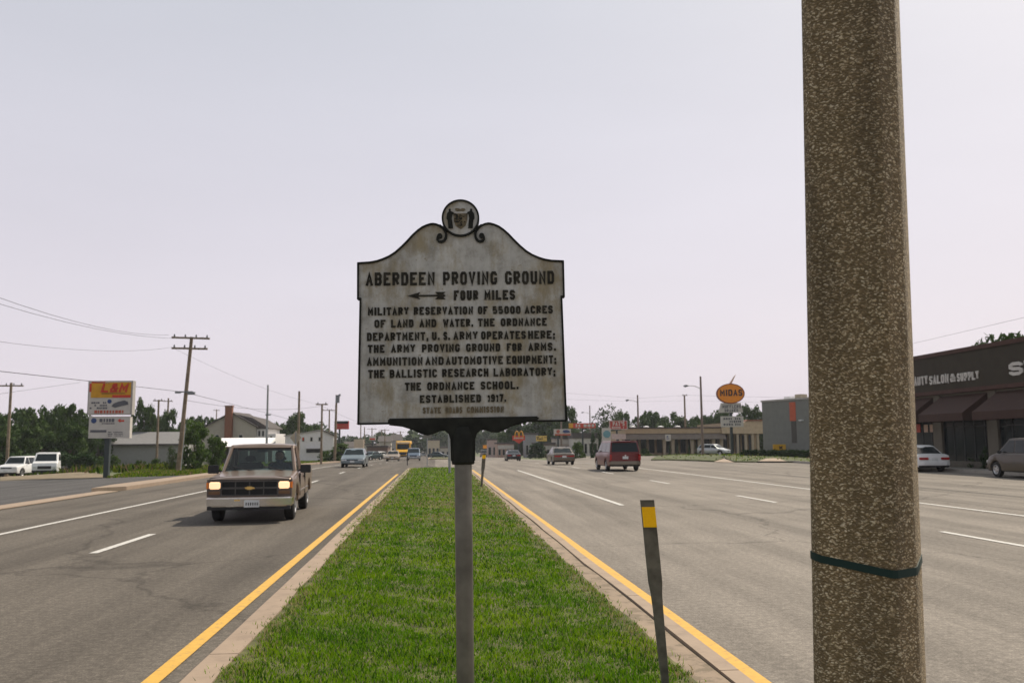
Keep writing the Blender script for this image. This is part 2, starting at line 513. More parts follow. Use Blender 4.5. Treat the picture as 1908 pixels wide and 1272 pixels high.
# ------------------------------------------------------------------ block lettering (chamfered capitals, as cast on road markers)
k, q = 0.24, 0.17
GL = {
 'A': [[(0, 0), (.5, 1), (1, 0)], [(.2, .34), (.8, .34)]],
 'B': [[(0, .5), (0, 1), (1 - k, 1), (1, 1 - q), (1, .5 + q * .7), (1 - k, .5), (0, .5), (0, 0), (1 - k, 0), (1, q), (1, .5 - q * .7), (1 - k, .5)]],
 'C': [[(1, .74), (1, 1 - q), (1 - k, 1), (k, 1), (0, 1 - q), (0, q), (k, 0), (1 - k, 0), (1, q), (1, .26)]],
 'D': [[(0, 0), (0, 1), (1 - k, 1), (1, 1 - q), (1, q), (1 - k, 0), (0, 0), 'c']],
 'E': [[(1, 1), (0, 1), (0, 0), (1, 0)], [(0, .52), (.8, .52)]],
 'F': [[(1, 1), (0, 1), (0, 0)], [(0, .5), (.8, .5)]],
 'G': [[(1, .76), (1, 1 - q), (1 - k, 1), (k, 1), (0, 1 - q), (0, q), (k, 0), (1 - k, 0), (1, q), (1, .42), (.62, .42)]],
 'H': [[(0, 0), (0, 1)], [(1, 0), (1, 1)], [(0, .5), (1, .5)]],
 'I': [[(.5, 0), (.5, 1)]],
 'L': [[(0, 1), (0, 0), (1, 0)]],
 'M': [[(0, 0), (0, 1), (.5, .35), (1, 1), (1, 0)]],
 'N': [[(0, 0), (0, 1), (1, 0), (1, 1)]],
 'O': [[(k, 0), (1 - k, 0), (1, q), (1, 1 - q), (1 - k, 1), (k, 1), (0, 1 - q), (0, q), 'c']],
 'P': [[(0, 0), (0, 1), (1 - k, 1), (1, 1 - q), (1, .42 + q), (1 - k, .42), (0, .42)]],
 'Q': [[(k, 0), (1 - k, 0), (1, q), (1, 1 - q), (1 - k, 1), (k, 1), (0, 1 - q), (0, q), 'c'], [(.6, .3), (1.05, -.05)]],
 'R': [[(0, 0), (0, 1), (1 - k, 1), (1, 1 - q), (1, .5 + q), (1 - k, .5), (0, .5)], [(.42, .5), (1.02, 0)]],
 'S': [[(1, .77), (1, 1 - q), (1 - k, 1), (k, 1), (0, 1 - q), (0, .5 + q), (k, .52), (1 - k, .48), (1, .5 - q), (1, q), (1 - k, 0), (k, 0), (0, q), (0, .23)]],
 'T': [[(0, 1), (1, 1)], [(.5, 1), (.5, 0)]],
 'U': [[(0, 1), (0, q), (k, 0), (1 - k, 0), (1, q), (1, 1)]],
 'V': [[(0, 1), (.5, 0), (1, 1)]],
 'Y': [[(0, 1), (.5, .5), (1, 1)], [(.5, .5), (.5, 0)]],
 'X': [[(0, 0), (1, 1)], [(0, 1), (1, 0)]],
 'W': [[(0, 1), (.22, 0), (.5, .7), (.78, 0), (1, 1)]],
 'K': [[(0, 0), (0, 1)], [(1, 1), (0, .45)], [(.3, .6), (1, 0)]],
 '0': [[(k, 0), (1 - k, 0), (1, q), (1, 1 - q), (1 - k, 1), (k, 1), (0, 1 - q), (0, q), 'c']],
 '1': [[(.2, .8), (.6, 1), (.6, 0)]],
 '5': [[(.95, 1), (0, 1), (0, .55), (1 - k, .58), (1, .58 - q), (1, q), (1 - k, 0), (k, 0), (0, q)]],
 '7': [[(0, 1), (1, 1), (.4, 0)]],
 '9': [[(1, .45), (k, .45), (0, .45 + q), (0, 1 - q), (k, 1), (1 - k, 1), (1, 1 - q), (1, q), (1 - k, 0), (0, 0.02)]],
 '&': [[(1, 0), (.15, .75), (.3, 1), (.6, 1), (.7, .78), (0, .3), (.1, 0), (.6, 0), (1, .45)]],
 '.': [[(.5, 0.0), (.5, .07)]],
 ',': [[(.6, .08), (.35, -.18)]],
 ';': [[(.6, .05), (.4, -.14)], [(.5, .5), (.5, .58)]],
 "'": [[(.5, 1), (.5, .75)]],
 '-': [[(.1, .5), (.9, .5)]],
}
WID = {'I': .42, '.': .42, ',': .42, ';': .42, "'": .4, '1': .6, 'M': 1.15, 'W': 1.3, '&': 1.1}
def strip_outline(pts, t, closed):
    n = len(pts)
    L_, R_ = [], []
    for i in range(n):
        p = Vector(pts[i])
        a = Vector(pts[i - 1]) if (i > 0 or closed) else None
        b = Vector(pts[(i + 1) % n]) if (i < n - 1 or closed) else None
        d1 = (p - a).normalized() if a is not None else (b - p).normalized()
        d2 = (b - p).normalized() if b is not None else d1
        n1 = Vector((-d1.y, d1.x)); n2 = Vector((-d2.y, d2.x))
        m = (n1 + n2)
        if m.length < 0.25: m = n1
        m.normalize()
        s_ = min(1.9, 1 / max(0.35, m.dot(n1)))
        L_.append(p + m * t / 2 * s_); R_.append(p - m * t / 2 * s_)
    return L_, R_
def letters(mb, text, x0, x1, z0, z1, y, depth, stroke, O=None, U=None, V=None, Nn=None, slant=0.0, gap=0.30, to=None):
    """writes one word between x0..x1, z0..z1 on the plane O + U*x + V*z, raised by depth along Nn"""
    O = Vector(O or (0, y, 0)); U = Vector(U or (1, 0, 0)); V = Vector(V or (0, 0, 1)); Nn = Vector(Nn or (0, -1, 0))
    ws = [0.5 if c == ' ' else WID.get(c, 1.0) for c in text]
    tot = sum(ws) + gap * (len(text) - 1)
    sx = (x1 - x0) / tot
    x = x0
    st = stroke
    for c, wd in zip(text, ws):
        lw = wd * sx
        if to: mb = MB()
        if c != ' ':
            for j, pl in enumerate(GL[c]):
                closed = pl[-1] == 'c'
                pts = [p for p in pl if p != 'c']
                if closed and len(pts) > 2 and pts[0] == pts[-1]: pts = pts[:-1]
                ins = min(st / 2, lw * 0.45)
                pp = []
                for (u, v) in pts:
                    zz = z0 + st / 2 + v * (z1 - z0 - st)
                    pp.append((x + ins + u * (lw - 2 * ins) + slant * (zz - z0), zz))
                if len(pts) == 2 and c in 'IHTEFALY.KXR1': # squared ends reach the cap lines
                    a, b = Vector(pp[0]), Vector(pp[1]); d = (b - a).normalized() * st / 2
                    if c in 'I.' or (c == 'H' and j < 2): pp = [a - d, b + d]
                    elif c in 'TE' or c == 'F': pp = [a - (d if c == 'T' and j == 0 else d * 0), b + d * (1 if c == 'T' else 0)]
                elif not closed:
                    a, b = Vector(pp[0]), Vector(pp[1]); a2, b2 = Vector(pp[-1]), Vector(pp[-2])
                    e_ = 0.0 if c in 'CGS5' else 0.45
                    pp[0] = tuple(a + (a - b).normalized() * st * e_); pp[-1] = tuple(a2 + (a2 - b2).normalized() * st * e_)
                Ls, Rs = strip_outline(pp, st, closed)
                dd = depth + 0.00035 * (j + 1)
                n = len(pp)
                def W3(p, h): return O + U * p.x + V * p.y + Nn * h
                vs = [W3(p, dd) for p in Ls] + [W3(p, dd) for p in Rs] + [W3(p, 0) for p in Ls] + [W3(p, 0) for p in Rs]
                fs = []
                for i in range(n if closed else n - 1):
                    i2 = (i + 1) % n
                    fs += [(i, i2, n + i2, n + i), (i, 2 * n + i, 2 * n + i2, i2), (n + i, n + i2, 3 * n + i2, 3 * n + i)]
                if not closed:
                    fs += [(0, n, 3 * n, 2 * n), (n - 1, 3 * n - 1, 4 * n - 1, 2 * n - 1)]
                mb.add(vs, fs)
        if to and mb.v: mb.build('letter', to[1], to[0])
        x += lw + gap * sx
    return mb

# ------------------------------------------------------------------ ground sheets
def grid_sheet(name, xs, ys, mats, dz=0.0, kind='structure', zf=None, matf=None):
    mb = MB()
    zf = zf or zt
    vs = [(x, y, zf(x, y) + dz) for y in ys for x in xs]
    nx = len(xs)
    fs = [(j * nx + i, j * nx + i + 1, (j + 1) * nx + i + 1, (j + 1) * nx + i) for j in range(len(ys) - 1) for i in range(nx - 1)]
    mb.add(vs, fs)
    o = mb.build(name, mats, smooth=30)
    return tag(o, kind=kind)
def yseq(y0, y1, step=6.0):
    n = max(1, int(math.ceil((y1 - y0) / step)))
    return [y0 + (y1 - y0) * i / n for i in range(n + 1)]
def drape(name, pts, m, dz, step=4.0, thick=0.0, kind='structure'):
    """polygon laid over the ground, cut every few metres so it follows the slope"""
    bm = bmesh.new()
    vs = [bm.verts.new((p[0], p[1], 0)) for p in pts]
    bm.faces.new(vs)
    bmesh.ops.triangulate(bm, faces=bm.faces)
    xs = [p[0] for p in pts]; ys = [p[1] for p in pts]
    for ax, lo, hi in ((0, min(xs), max(xs)), (1, min(ys), max(ys))):
        c = math.ceil(lo / step) * step
        while c < hi:
            co = Vector((0, 0, 0)); co[ax] = c
            no = Vector((0, 0, 0)); no[ax] = 1
            bmesh.ops.bisect_plane(bm, geom=bm.verts[:] + bm.edges[:] + bm.faces[:], plane_co=co, plane_no=no)
            c += step
    if thick:
        r = bmesh.ops.extrude_face_region(bm, geom=bm.faces[:])
        for v in r['geom']:
            if isinstance(v, bmesh.types.BMVert): v.co.z += thick
    for v in bm.verts: v.co.z += zt(v.co.x, v.co.y) + dz
    bmesh.ops.recalc_face_normals(bm, faces=bm.faces)
    me = bpy.data.meshes.new(name)
    bm.to_mesh(me); bm.free()
    me.materials.append(MC[m])
    if not thick and len(me.polygons) and me.polygons[0].normal.z < 0:
        me.flip_normals()
    o = bpy.data.objects.new(name, me); C.objects.link(o)
    return tag(o, kind=kind)

far = [-1500, -900, -500, -300, -200, -140, -100, -70, -50, -35, -24, -15, -12, 0, 14, 15, 17, 19, 21, 23, 26, 30, 38, 50, 70, 100, 140, 200, 300, 500, 900, 1500]
fy = [-300, -60, -20, 0, 20, 40] + [48 + 3 * i for i in range(11)] + yseq(84, 200, 8)[0:] + [220, 260, 320, 378, 450, 700, 1100, 1500]
grid_sheet('ground', far, fy, 'field_soil', -0.045)

XYL = (-2.12, -1.99)
grid_sheet('road', [-11.7, -7, -2.0, 0.0], yseq(-20, 600, 6), 'asphalt_left', 0.0)
grid_sheet('road', [0.0, 5, 10, 14.2], yseq(-20, 600, 6), 'asphalt_highway', 0.0)
# white and yellow markings
def line(name, x0, x1, y0, y1, m, x0b=None, x1b=None):
    mb = MB()
    ys = yseq(y0, y1, 6)
    vs = []
    for i, y in enumerate(ys):
        t = i / (len(ys) - 1)
        a = x0 if x0b is None else x0 + (x0b - x0) * t
        b = x1 if x1b is None else x1 + (x1b - x1) * t
        vs += [(a, y, zroad(y) + 0.008), (b, y, zroad(y) + 0.008)]
    mb.add(vs, [(2 * i, 2 * i + 1, 2 * i + 3, 2 * i + 2) for i in range(len(ys) - 1)])
    return tag(mb.build(name, m), kind='structure')
ym = G(742, 880).y                 # the near median's nose
Y1 = 58.5
line('yellow_line', XYL[0], XYL[1], -6, Y1 - 9, 'yellow_road_paint')
line('yellow_line', 2.155, 2.39, -6, Y1 - 2, 'yellow_road_paint')
XL1, XL2 = 5.02, 5.38
ya = G(960, 876).y; yb = G(1188, 941).y
line('white_line', 4.95, 5.10, yb, ya, 'white_road_paint')
XD = 9.42
line('white_line', 13.0, 13.15, 10, 600, 'white_road_paint')
line('white_line', -8.50, -8.36, -5, 600, 'white_road_paint')
yd0 = G(1455, 936).y; yd1 = G(1383, 922).y; yd2 = G(1250, 901).y
per = yd2 - yd0
i = -2
while yd0 + i * per < 300:
    a = yd0 + i * per
    line('white_dash', XD - 0.07, XD + 0.07, a, a + 3.2, 'white_road_paint'); i += 1
ye0 = G(163, 1031).y; ye1 = G(275, 996).y
i = -1
while ye0 + i * 12.2 < 300:
    a = ye0 + i * 12.2
    line('white_dash', -5.50, -5.36, a, a + max(3.0, ye1 - ye0), 'white_road_paint'); i += 1
line("seam", 17.15, 17.24, 12, 62, "asphalt_lot")
# dashes of the through lane beyond the end of the turning lane line
for j in range(12):
    line('white_dash', 5.0, 5.12, 92 + 12 * j, 95 + 12 * j, 'white_road_paint')

def loop_kerb(name, xl, xr, y0, y1, wl, wr, m, h=0.13, r=0.9, near_nose=False, seg=3.05):
    """raised kerb running round a median: two long sides and a rounded nose"""
    out, inn = [], []
    def side(xo, xi, ys):
        for y in ys:
            j = 0.02 * noise.noise(Vector((xo * 3, y * 0.6, 1)))
            out.append((xo + j, y)); inn.append((xi + j + 0.03 * noise.noise(Vector((y * 0.9, xo, 4))), y))
    ys = [y0 + r] if near_nose else []
    ya_ = y0 + r if near_nose else y0
    seq = [ya_ + (y1 - r - ya_) * (t / 40) ** 1.6 for t in range(41)]
    if near_nose:
        for t in range(5, -1, -1):
            a = math.pi / 2 * t / 6
            out.append((xl + r - r * math.cos(a), y0 + r - r * math.sin(a))); inn.append((xl + r - (r - wl) * math.cos(a), y0 + r - (r - wl) * math.sin(a)))
    side(xl, xl + wl, seq)
    for t in range(1, 7):
        a = math.pi / 2 * t / 6
        out.append((xl + r - r * math.cos(a), y1 - r + r * math.sin(a))); inn.append((xl + r - (r - wl) * math.cos(a), y1 - r + (r - wl) * math.sin(a)))
    for t in range(6, -1, -1):
        a = math.pi / 2 * t / 6
        out.append((xr - r + r * math.cos(a), y1 - r + r * math.sin(a))); inn.append((xr - r + (r - wr) * math.cos(a), y1 - r + (r - wr) * math.sin(a)))
    side(xr, xr - wr, seq[::-1])
    if near_nose:
        for t in range(1, 7):
            a = math.pi / 2 * t / 6
            out.append((xr - r + r * math.cos(a), y0 + r - r * math.sin(a))); inn.append((xr - r + (r - wr) * math.cos(a), y0 + r - (r - wr) * math.sin(a)))
    cen = (xl + xr) / 2
    vs = []
    for (o_, i_) in zip(out, inn):
        zo = zroad(o_[1]); hj = h + 0.008 * noise.noise(Vector((o_[0], o_[1] * 1.3, 0)))
        dx = 0.02 if o_[0] < cen else -0.02
        vs += [(o_[0] - dx, o_[1], zo - 0.05), (o_[0] + dx * 0.4, o_[1], zo + hj - 0.02), (o_[0] + dx * 1.6, o_[1], zo + hj), (i_[0], i_[1], zo + hj), (i_[0], i_[1], zo - 0.05)]
    root = tag(thing(name, None, None), kind='structure')
    n = len(out)
    rows = [[Vector(v) for v in vs[i * 5:i * 5 + 5]] for i in range(n)]
    if near_nose: rows.append(rows[0])
    cur, acc = [rows[0]], 0.0
    def emit(rs):
        v_ = [p for r_ in rs for p in r_]
        f_ = [(i * 5 + k_, i * 5 + 5 + k_, i * 5 + 6 + k_, i * 5 + k_ + 1) for i in range(len(rs) - 1) for k_ in range(4)]
        f_ += [(0, 1, 2, 3, 4), tuple(range(len(rs) * 5 - 5, len(rs) * 5))[::-1]]
        MB().add(v_, f_).build('kerb_stone', m, root)
    for i in range(1, len(rows)):
        a, b_ = rows[i - 1], rows[i]
        L_ = (b_[0] - a[0]).length
        done = 0.0
        while acc + (L_ - done) > seg:
            done += seg - acc
            f = done / L_; g = min(1.0, (done + 0.014) / L_)
            cur.append([p.lerp(q_, f) for p, q_ in zip(a, b_)]); emit(cur)
            cur = [[p.lerp(q_, g) for p, q_ in zip(a, b_)]]; acc = 0.0
        acc += L_ - done
        cur.append(b_)
    if len(cur) > 1: emit(cur)
    return root
loop_kerb('median_kerb', -1.74, 2.14, -2.0, Y1, 0.25, 0.16, 'kerb_concrete')
MED_C = lambda x: 0.10 + 0.05 * (1 - ((x - 0.1) / 1.9) ** 2)
def soil(name, x0, x1, y0, y1, nx, m, zz):
    xs = [x0 + (x1 - x0) * i / nx for i in range(nx + 1)]
    ys = [y0 + (y1 - y0) * (i / 60) ** 1.4 for i in range(61)]
    return grid_sheet(name, xs, ys, m, 0, zf=lambda x, y: zroad(y) + zz(x) + 0.012 * noise.noise(Vector((x * 3, y * 3, 0))))
mat('median_soil', (0.085, 0.085, 0.032), 0.95, var=0.5, scale=5, world=True)
soil('median_ground', -1.52, 1.78, -2.0, Y1 - 0.7, 12, 'median_soil', MED_C)
soil('median_grit', 1.70, 1.97, -2.0, Y1 - 0.5, 4, 'kerb_grit', lambda x: 0.112)
# second median further on, offset to the right
Y2, Y2E = G(800, 856).y, 260
loop_kerb('median_kerb', -1.3, 4.75, Y2, Y2E, 0.3, 0.3, 'kerb_concrete', near_nose=True, r=2.2, seg=9.0)
line('yellow_line', 4.80, 4.94, Y2 + 1.5, 280, 'yellow_road_paint')
o = drape('median_ground', [(-1.02, Y2 + 2.0), (-0.2, Y2 + 0.9), (0.9, Y2 + 0.4), (2.5, Y2 + 0.4), (3.7, Y2 + 0.9), (4.46, Y2 + 2.0), (4.46, Y2E - 1), (-1.02, Y2E - 1)], 'median_soil', 0.12)

# ------------------------------------------------------------------ grass blades (stuff)
def grass(name, pts, heights, widths, tints, seed):
    """pts n x 3 numpy; one bent blade each"""
    rng = np.random.default_rng(seed)
    n = len(pts)
    a = rng.uniform(0, 2 * np.pi, n)
    lean = rng.uniform(0.15, 0.75, n) * heights
    la = rng.uniform(0, 2 * np.pi, n)
    wx, wy = np.cos(a) * widths / 2, np.sin(a) * widths / 2
    v = np.zeros((n, 5, 3), np.float32)
    mid = pts.copy(); mid[:, 0] += np.cos(la) * lean * 0.35; mid[:, 1] += np.sin(la) * lean * 0.35; mid[:, 2] += heights * 0.6
    tip = pts.copy(); tip[:, 0] += np.cos(la) * lean; tip[:, 1] += np.sin(la) * lean; tip[:, 2] += heights
    off = np.stack([wx, wy, np.zeros(n)], 1)
    v[:, 0] = pts - off; v[:, 1] = pts + off; v[:, 2] = mid + off * 0.8; v[:, 3] = mid - off * 0.8; v[:, 4] = tip
    base = np.arange(n)[:, None] * 5
    quads = base + np.array([[0, 1, 2, 3]]); tris = base + np.array([[3, 2, 4]])
    me = bpy.data.meshes.new(name)
    me.vertices.add(n * 5); me.vertices.foreach_set('co', v.reshape(-1))
    li = np.concatenate([quads, tris], 1).reshape(-1)
    me.loops.add(len(li)); me.loops.foreach_set('vertex_index', li.astype(np.int32))
    me.polygons.add(n * 2)
    st = np.stack([np.arange(n) * 7, np.arange(n) * 7 + 4], 1).reshape(-1)
    me.polygons.foreach_set('loop_start', st.astype(np.int32))
    at = me.color_attributes.new('tint', 'FLOAT_COLOR', 'POINT')
    col = np.ones((n, 5, 4), np.float32); col[:, :, :3] = tints[:, None, :]
    at.data.foreach_set('color', col.reshape(-1))
    me.update(calc_edges=True)
    me.materials.append(MC['grass_blade'])
    o = bpy.data.objects.new(name, me); C.objects.link(o)
    return o
def nf(x, y, s):                    # cheap smooth noise on arrays
    return (np.sin(x * s * 1.7 + 1.3 * np.sin(y * s * 1.1 + 2)) + np.sin(y * s * 2.1 + 1.7 * np.sin(x * s * 0.9 + 1)) + np.sin((x + y) * s * 0.83 + 4)) / 3
rng = np.random.default_rng(3)
def grass_tints(x, y, dry):
    n = len(x)
    green = np.array([0.085, 0.215, 0.004]); lime = np.array([0.22, 0.335, 0.008]); straw = np.array([0.36, 0.30, 0.14]); dark = np.array([0.030, 0.085, 0.006])
    t = np.clip(0.45 + 0.45 * nf(x, y, 2.3) + rng.normal(0, 0.25, n), 0, 1)[:, None]
    c = green * (1 - t) + lime * t
    dk = (rng.random(n) < 0.22 + 0.16 * (nf(x, y, 5.3) > 0))[:, None]
    c = np.where(dk, dark, c)
    s = (rng.random(n) < np.clip(dry, 0, 1))[:, None]
    c = np.where(s, straw * rng.uniform(0.6, 1.1, (n, 1)), c)
    return c.astype(np.float32)
ys = []
Y = 4.2
while Y < Y1 - 1.0:
    dy = 0.5
    dens = 5200 * min(1.0, (7.0 / Y)) ** 2
    ys.append((Y, dy, int(dens * 3.5 * dy))); Y += dy
yy = np.concatenate([rng.uniform(a, a + d, n) for a, d, n in ys])
xx = rng.uniform(-1.80, 1.95, len(yy))
edge_l = -1.47 - 0.22 * np.clip((yy - 13) / 5, 0, 1) + 0.07 * nf(yy * 0 + 1, yy, 5.0) + 0.05 * nf(yy, yy, 13); edge_r = 1.73 + 0.12 * np.clip((yy - 16) / 8, 0, 1) + 0.06 * nf(yy * 0 + 3, yy, 4.0) + 0.05 * nf(yy, yy, 15)
keep = (xx > edge_l) & (xx < edge_r)
keep |= (rng.random(len(xx)) < 0.03) & (xx > -1.66) & (xx < 1.84)
xx, yy = xx[keep], yy[keep]
sc_ = np.maximum(1.0, yy / 8.0)
hh = rng.uniform(0.022, 0.056, len(xx)) * (1 + 0.30 * nf(xx, yy, 4.1) + 0.35 * nf(xx, yy, 11.0)) * (1 + 0.35 * (rng.random(len(xx)) < 0.04))
ww = 0.0080 * sc_ * rng.uniform(0.6, 1.3, len(xx))
dry = 0.02 + 0.40 * np.exp(-((yy - 21) / 4.5) ** 2) * (nf(xx, yy, 1.5) > -0.1) + 0.18 * np.exp(-((yy - 30) / 5) ** 2) + 0.35 * np.exp(-((xx + 1.4) / 0.12) ** 2) + 0.35 * np.exp(-((xx - 1.68) / 0.12) ** 2)
zz = np.array([zroad(y) for y in yy]) + 0.10 + 0.05 * (1 - ((xx - 0.1) / 1.9) ** 2) - 0.01
tag(grass('median_grass', np.stack([xx, yy, zz], 1), hh, ww, grass_tints(xx, yy, dry), 5),
    'mown green grass covering the median strip, with straw coloured patches', 'grass', kind='stuff')
def verge_grass(label, poly, n, h, w_, dz=0.0, dryness=0.15, seed=1, name='verge_grass', dull=0.8):
    """grass tufts scattered in a polygon (px coords turned to ground)"""
    pts = np.array([[p[0], p[1]] for p in poly])
    lo, hi = pts.min(0), pts.max(0)
    r_ = np.random.default_rng(seed)
    x = r_.uniform(lo[0], hi[0], n * 3); y = r_.uniform(lo[1], hi[1], n * 3)
    ins = np.zeros(len(x), bool); j = len(pts) - 1
    for i in range(len(pts)):
        c = ((pts[i, 1] > y) != (pts[j, 1] > y)) & (x < (pts[j, 0] - pts[i, 0]) * (y - pts[i, 1]) / (pts[j, 1] - pts[i, 1] + 1e-9) + pts[i, 0])
        ins ^= c; j = i
    x, y = x[ins][:n], y[ins][:n]
    z = np.array([zt(a, b) for a, b in zip(x, y)]) + dz
    hh_ = r_.uniform(0.5, 1.3, len(x)) * h * (1 + 0.5 * nf(x, y, 0.7))
    global rng
    return tag(grass(name, np.stack([x, y, z], 1), hh_, np.full(len(x), w_) * r_.uniform(0.6, 1.3, len(x)), grass_tints(x, y, np.full(len(x), dryness)) * np.array([dull, dull * .82, dull], np.float32), seed), label, 'grass', kind='stuff')

# ------------------------------------------------------------------ left roadside
def GP(pts): return [tuple(G(a, b))[:2] for a, b in pts]
# gutter apron and the raised concrete island beside the car lot
yk = G(200, 916).y
drape('gutter', [(-12.35, -10), (-11.65, -10), (-11.65, yk), (-12.35, yk)], 'kerb_concrete', 0.012, thick=0.02)
drape('kerb', [(-12.6, yk), (-11.75, yk + 1.2), (-11.7, 60), (-11.65, 200), (-12.1, 200), (-12.4, 60), (-12.9, yk + 3)], 'kerb_concrete', -0.02, thick=0.16)
lot = [(-12.35, 2), (-12.35, yk), (-12.95, yk + 3), (-12.55, 55), (-13.3, 56)] + GP([(330, 885), (200, 890), (0, 896)]) + [(-60, G(0, 896).y - 4), (-60, 2)]
drape('car_lot', lot, 'asphalt_lot', 0.004)
mat('dirt', (0.17, 0.135, 0.085), 0.95, var=0.35, scale=1.5, world=True)
drape('dirt_patch', GP([(0, 896), (200, 889), (180, 880), (0, 878)]), 'dirt', 0.006)
drape('path', GP([(235, 882), (335, 876), (335, 872), (262, 876)]), 'dirt', 0.008)
gp = GP([(196, 891), (385, 884), (392, 874), (330, 873), (240, 880)])
verge_grass('green verge at the foot of the leaning utility pole', gp, 9000, 0.12, 0.05, seed=11)
gp = [(-12.6, 58), (-12.4, 120), (-12.4, 190), (-16, 190), (-20, 120), (-22, 75), (-15, 58)]
verge_grass('narrow green strip of grass behind the left kerb far down the road', gp, 9000, 0.15, 0.10, seed=12)
gp = GP([(0, 884), (0, 866), (330, 866), (330, 876), (180, 883)])
verge_grass('tall weedy grass behind the car lot, in front of the grey shed', gp, 22000, 0.38, 0.13, dryness=0.22, seed=13, name='weeds', dull=0.45)

# ------------------------------------------------------------------ right roadside
drape('parking_lot', [(14.15, -15), (14.15, 62), (17, 66), (29, 64), (27.2, 40), (27.2, -15)], 'asphalt_highway', 0.003)
drape('parking_lot', [(14.15, 62), (14.15, 118), (20.5, 128), (75, 128), (75, 75), (29, 64), (17, 66)], 'asphalt_highway', 0.003, step=4)
v1 = GP([(1213, 857.5), (1330, 860), (1348, 855), (1338, 846), (1290, 845), (1232, 851)])
v2 = GP([(1368, 861), (1410, 861.5), (1428, 857), (1500, 862), (1640, 866), (1640, 850), (1500, 846), (1400, 846), (1340, 847), (1352, 855)])
mat('verge_soil', (0.07, 0.08, 0.03), 0.95, var=0.4, scale=1, world=True)
drape('verge', v1, 'verge_soil', 0.0, thick=0.10)
drape('verge', v2, 'verge_soil', 0.0, thick=0.10)
verge_grass('green verge at the foot of the nearer street light on the right', v1, 9000, 0.13, 0.09, 0.09, seed=21)
verge_grass('green verge in front of the grey building and the orange oval sign', v2, 14000, 0.13, 0.09, 0.09, seed=22)
drape('driveway', GP([(1330, 860.5), (1368, 861.5), (1355, 856), (1346, 855)]), 'kerb_concrete', 0.02)
drape('driveway', GP([(1412, 861.8), (1466, 862), (1450, 856), (1430, 856)]), 'kerb_concrete', 0.12)
tag(MB().b2(27.2, 27.38, -12, 70, -0.05, 0.15).build('kerb', 'kerb_concrete_grey', bevel=0.02), kind='structure')
tag(MB().b2(27.38, 29.3, -12, 58, -0.05, 0.13).build('pavement', 'kerb_concrete_grey'), kind='structure')

# ------------------------------------------------------------------ historic roadside marker
MD = 4.57
BS = 1.0 / (361.0 * 2.5434)         # crop pixels (zoomed sheet) to metres
origin = P(640 + 565 / 2.5434, 340 + 1128 / 2.5434, MD)
base = Vector((origin.x, origin.y, 0.14))
base.x += math.sin(R(0.55)) * (origin.z - base.z)
H0 = origin.z - base.z - 0.008
_v = ray(862, 372)
KZ = (CAM_H + _v.z * origin.y / _v.y - origin.z) / ((1128 - (372 - 340) * 2.5434) * BS)
mk = thing('historic_marker', 'weathered grey cast iron roadside marker reading ABERDEEN PROVING GROUND on a metal post', 'sign', tuple(base))
mk.rotation_euler = (0, R(-0.55), R(-3.0))
def B(cx, cy): return ((cx - 565) * BS, (1128 - cy) * BS * KZ + H0)
def scroll_pts():
    half = [(75, 1128), (84, 548), (72, 548), (72, 380), (128, 377), (162, 371), (190, 362), (222, 348), (250, 330), (280, 304), (310, 274), (335, 247), (360, 225), (380, 211), (400, 202), (420, 196), (432, 195), (448, 198), (462, 204), (478, 216), (488, 230)]
    return half
half = scroll_pts()
outl = [B(*p) for p in half] + [B(1130 - x, y) for x, y in half[::-1]]
T = 0.030
plate = MB().prism(outl, (0, T / 2, 0), (1, 0, 0), (0, 0, 1), (0, -T, 0))
plate.build('sign_board', 'weathered_marker_paint', mk)
# raised black rim following the outline, front and sides
def rim(path, wd, y0, y1, closed=False, name='rim'):
    Ls, Rs = strip_outline(path, wd, closed)
    n = len(path)
    vs = [(p.x, y1, p.y) for p in Ls] + [(p.x, y1, p.y) for p in Rs] + [(p.x, y0, p.y) for p in Ls] + [(p.x, y0, p.y) for p in Rs]
    fs = []
    for i in range(n if closed else n - 1):
        j = (i + 1) % n
        fs += [(i, j, n + j, n + i), (2 * n + i, 3 * n + i, 3 * n + j, 2 * n + j), (i, 2 * n + i, 2 * n + j, j), (n + i, n + j, 3 * n + j, 3 * n + i)]
    if not closed: fs += [(0, n, 3 * n, 2 * n), (n - 1, 3 * n - 1, 4 * n - 1, 2 * n - 1)]
    return MB().add(vs, fs)
m_ = rim(outl, 0.0095, T / 2 + 0.004, -T / 2 - 0.012, True)
m_.build('rim', 'marker_black', mk, bevel=0.002)
# scrolls either side of the seal
def spiral(s):
    pts = [(462, 203), (478, 214), (490, 230), (495, 248), (493, 264), (485, 277), (472, 283), (460, 280), (453, 270), (455, 259), (464, 254), (472, 259)]
    return [B(565 + s * (x - 565), y) for x, y in pts]
for s in (1, -1):
    pp = spiral(s)
    mm = rim(pp, 0.0125, 0.006, -T / 2 - 0.0135)
    mm.tube([(pp[-2][0], 0.0, pp[-2][1]), (pp[-2][0], -T / 2 - 0.014, pp[-2][1])], 0.0135, 14)
    mm.build('scroll', 'marker_black', mk)
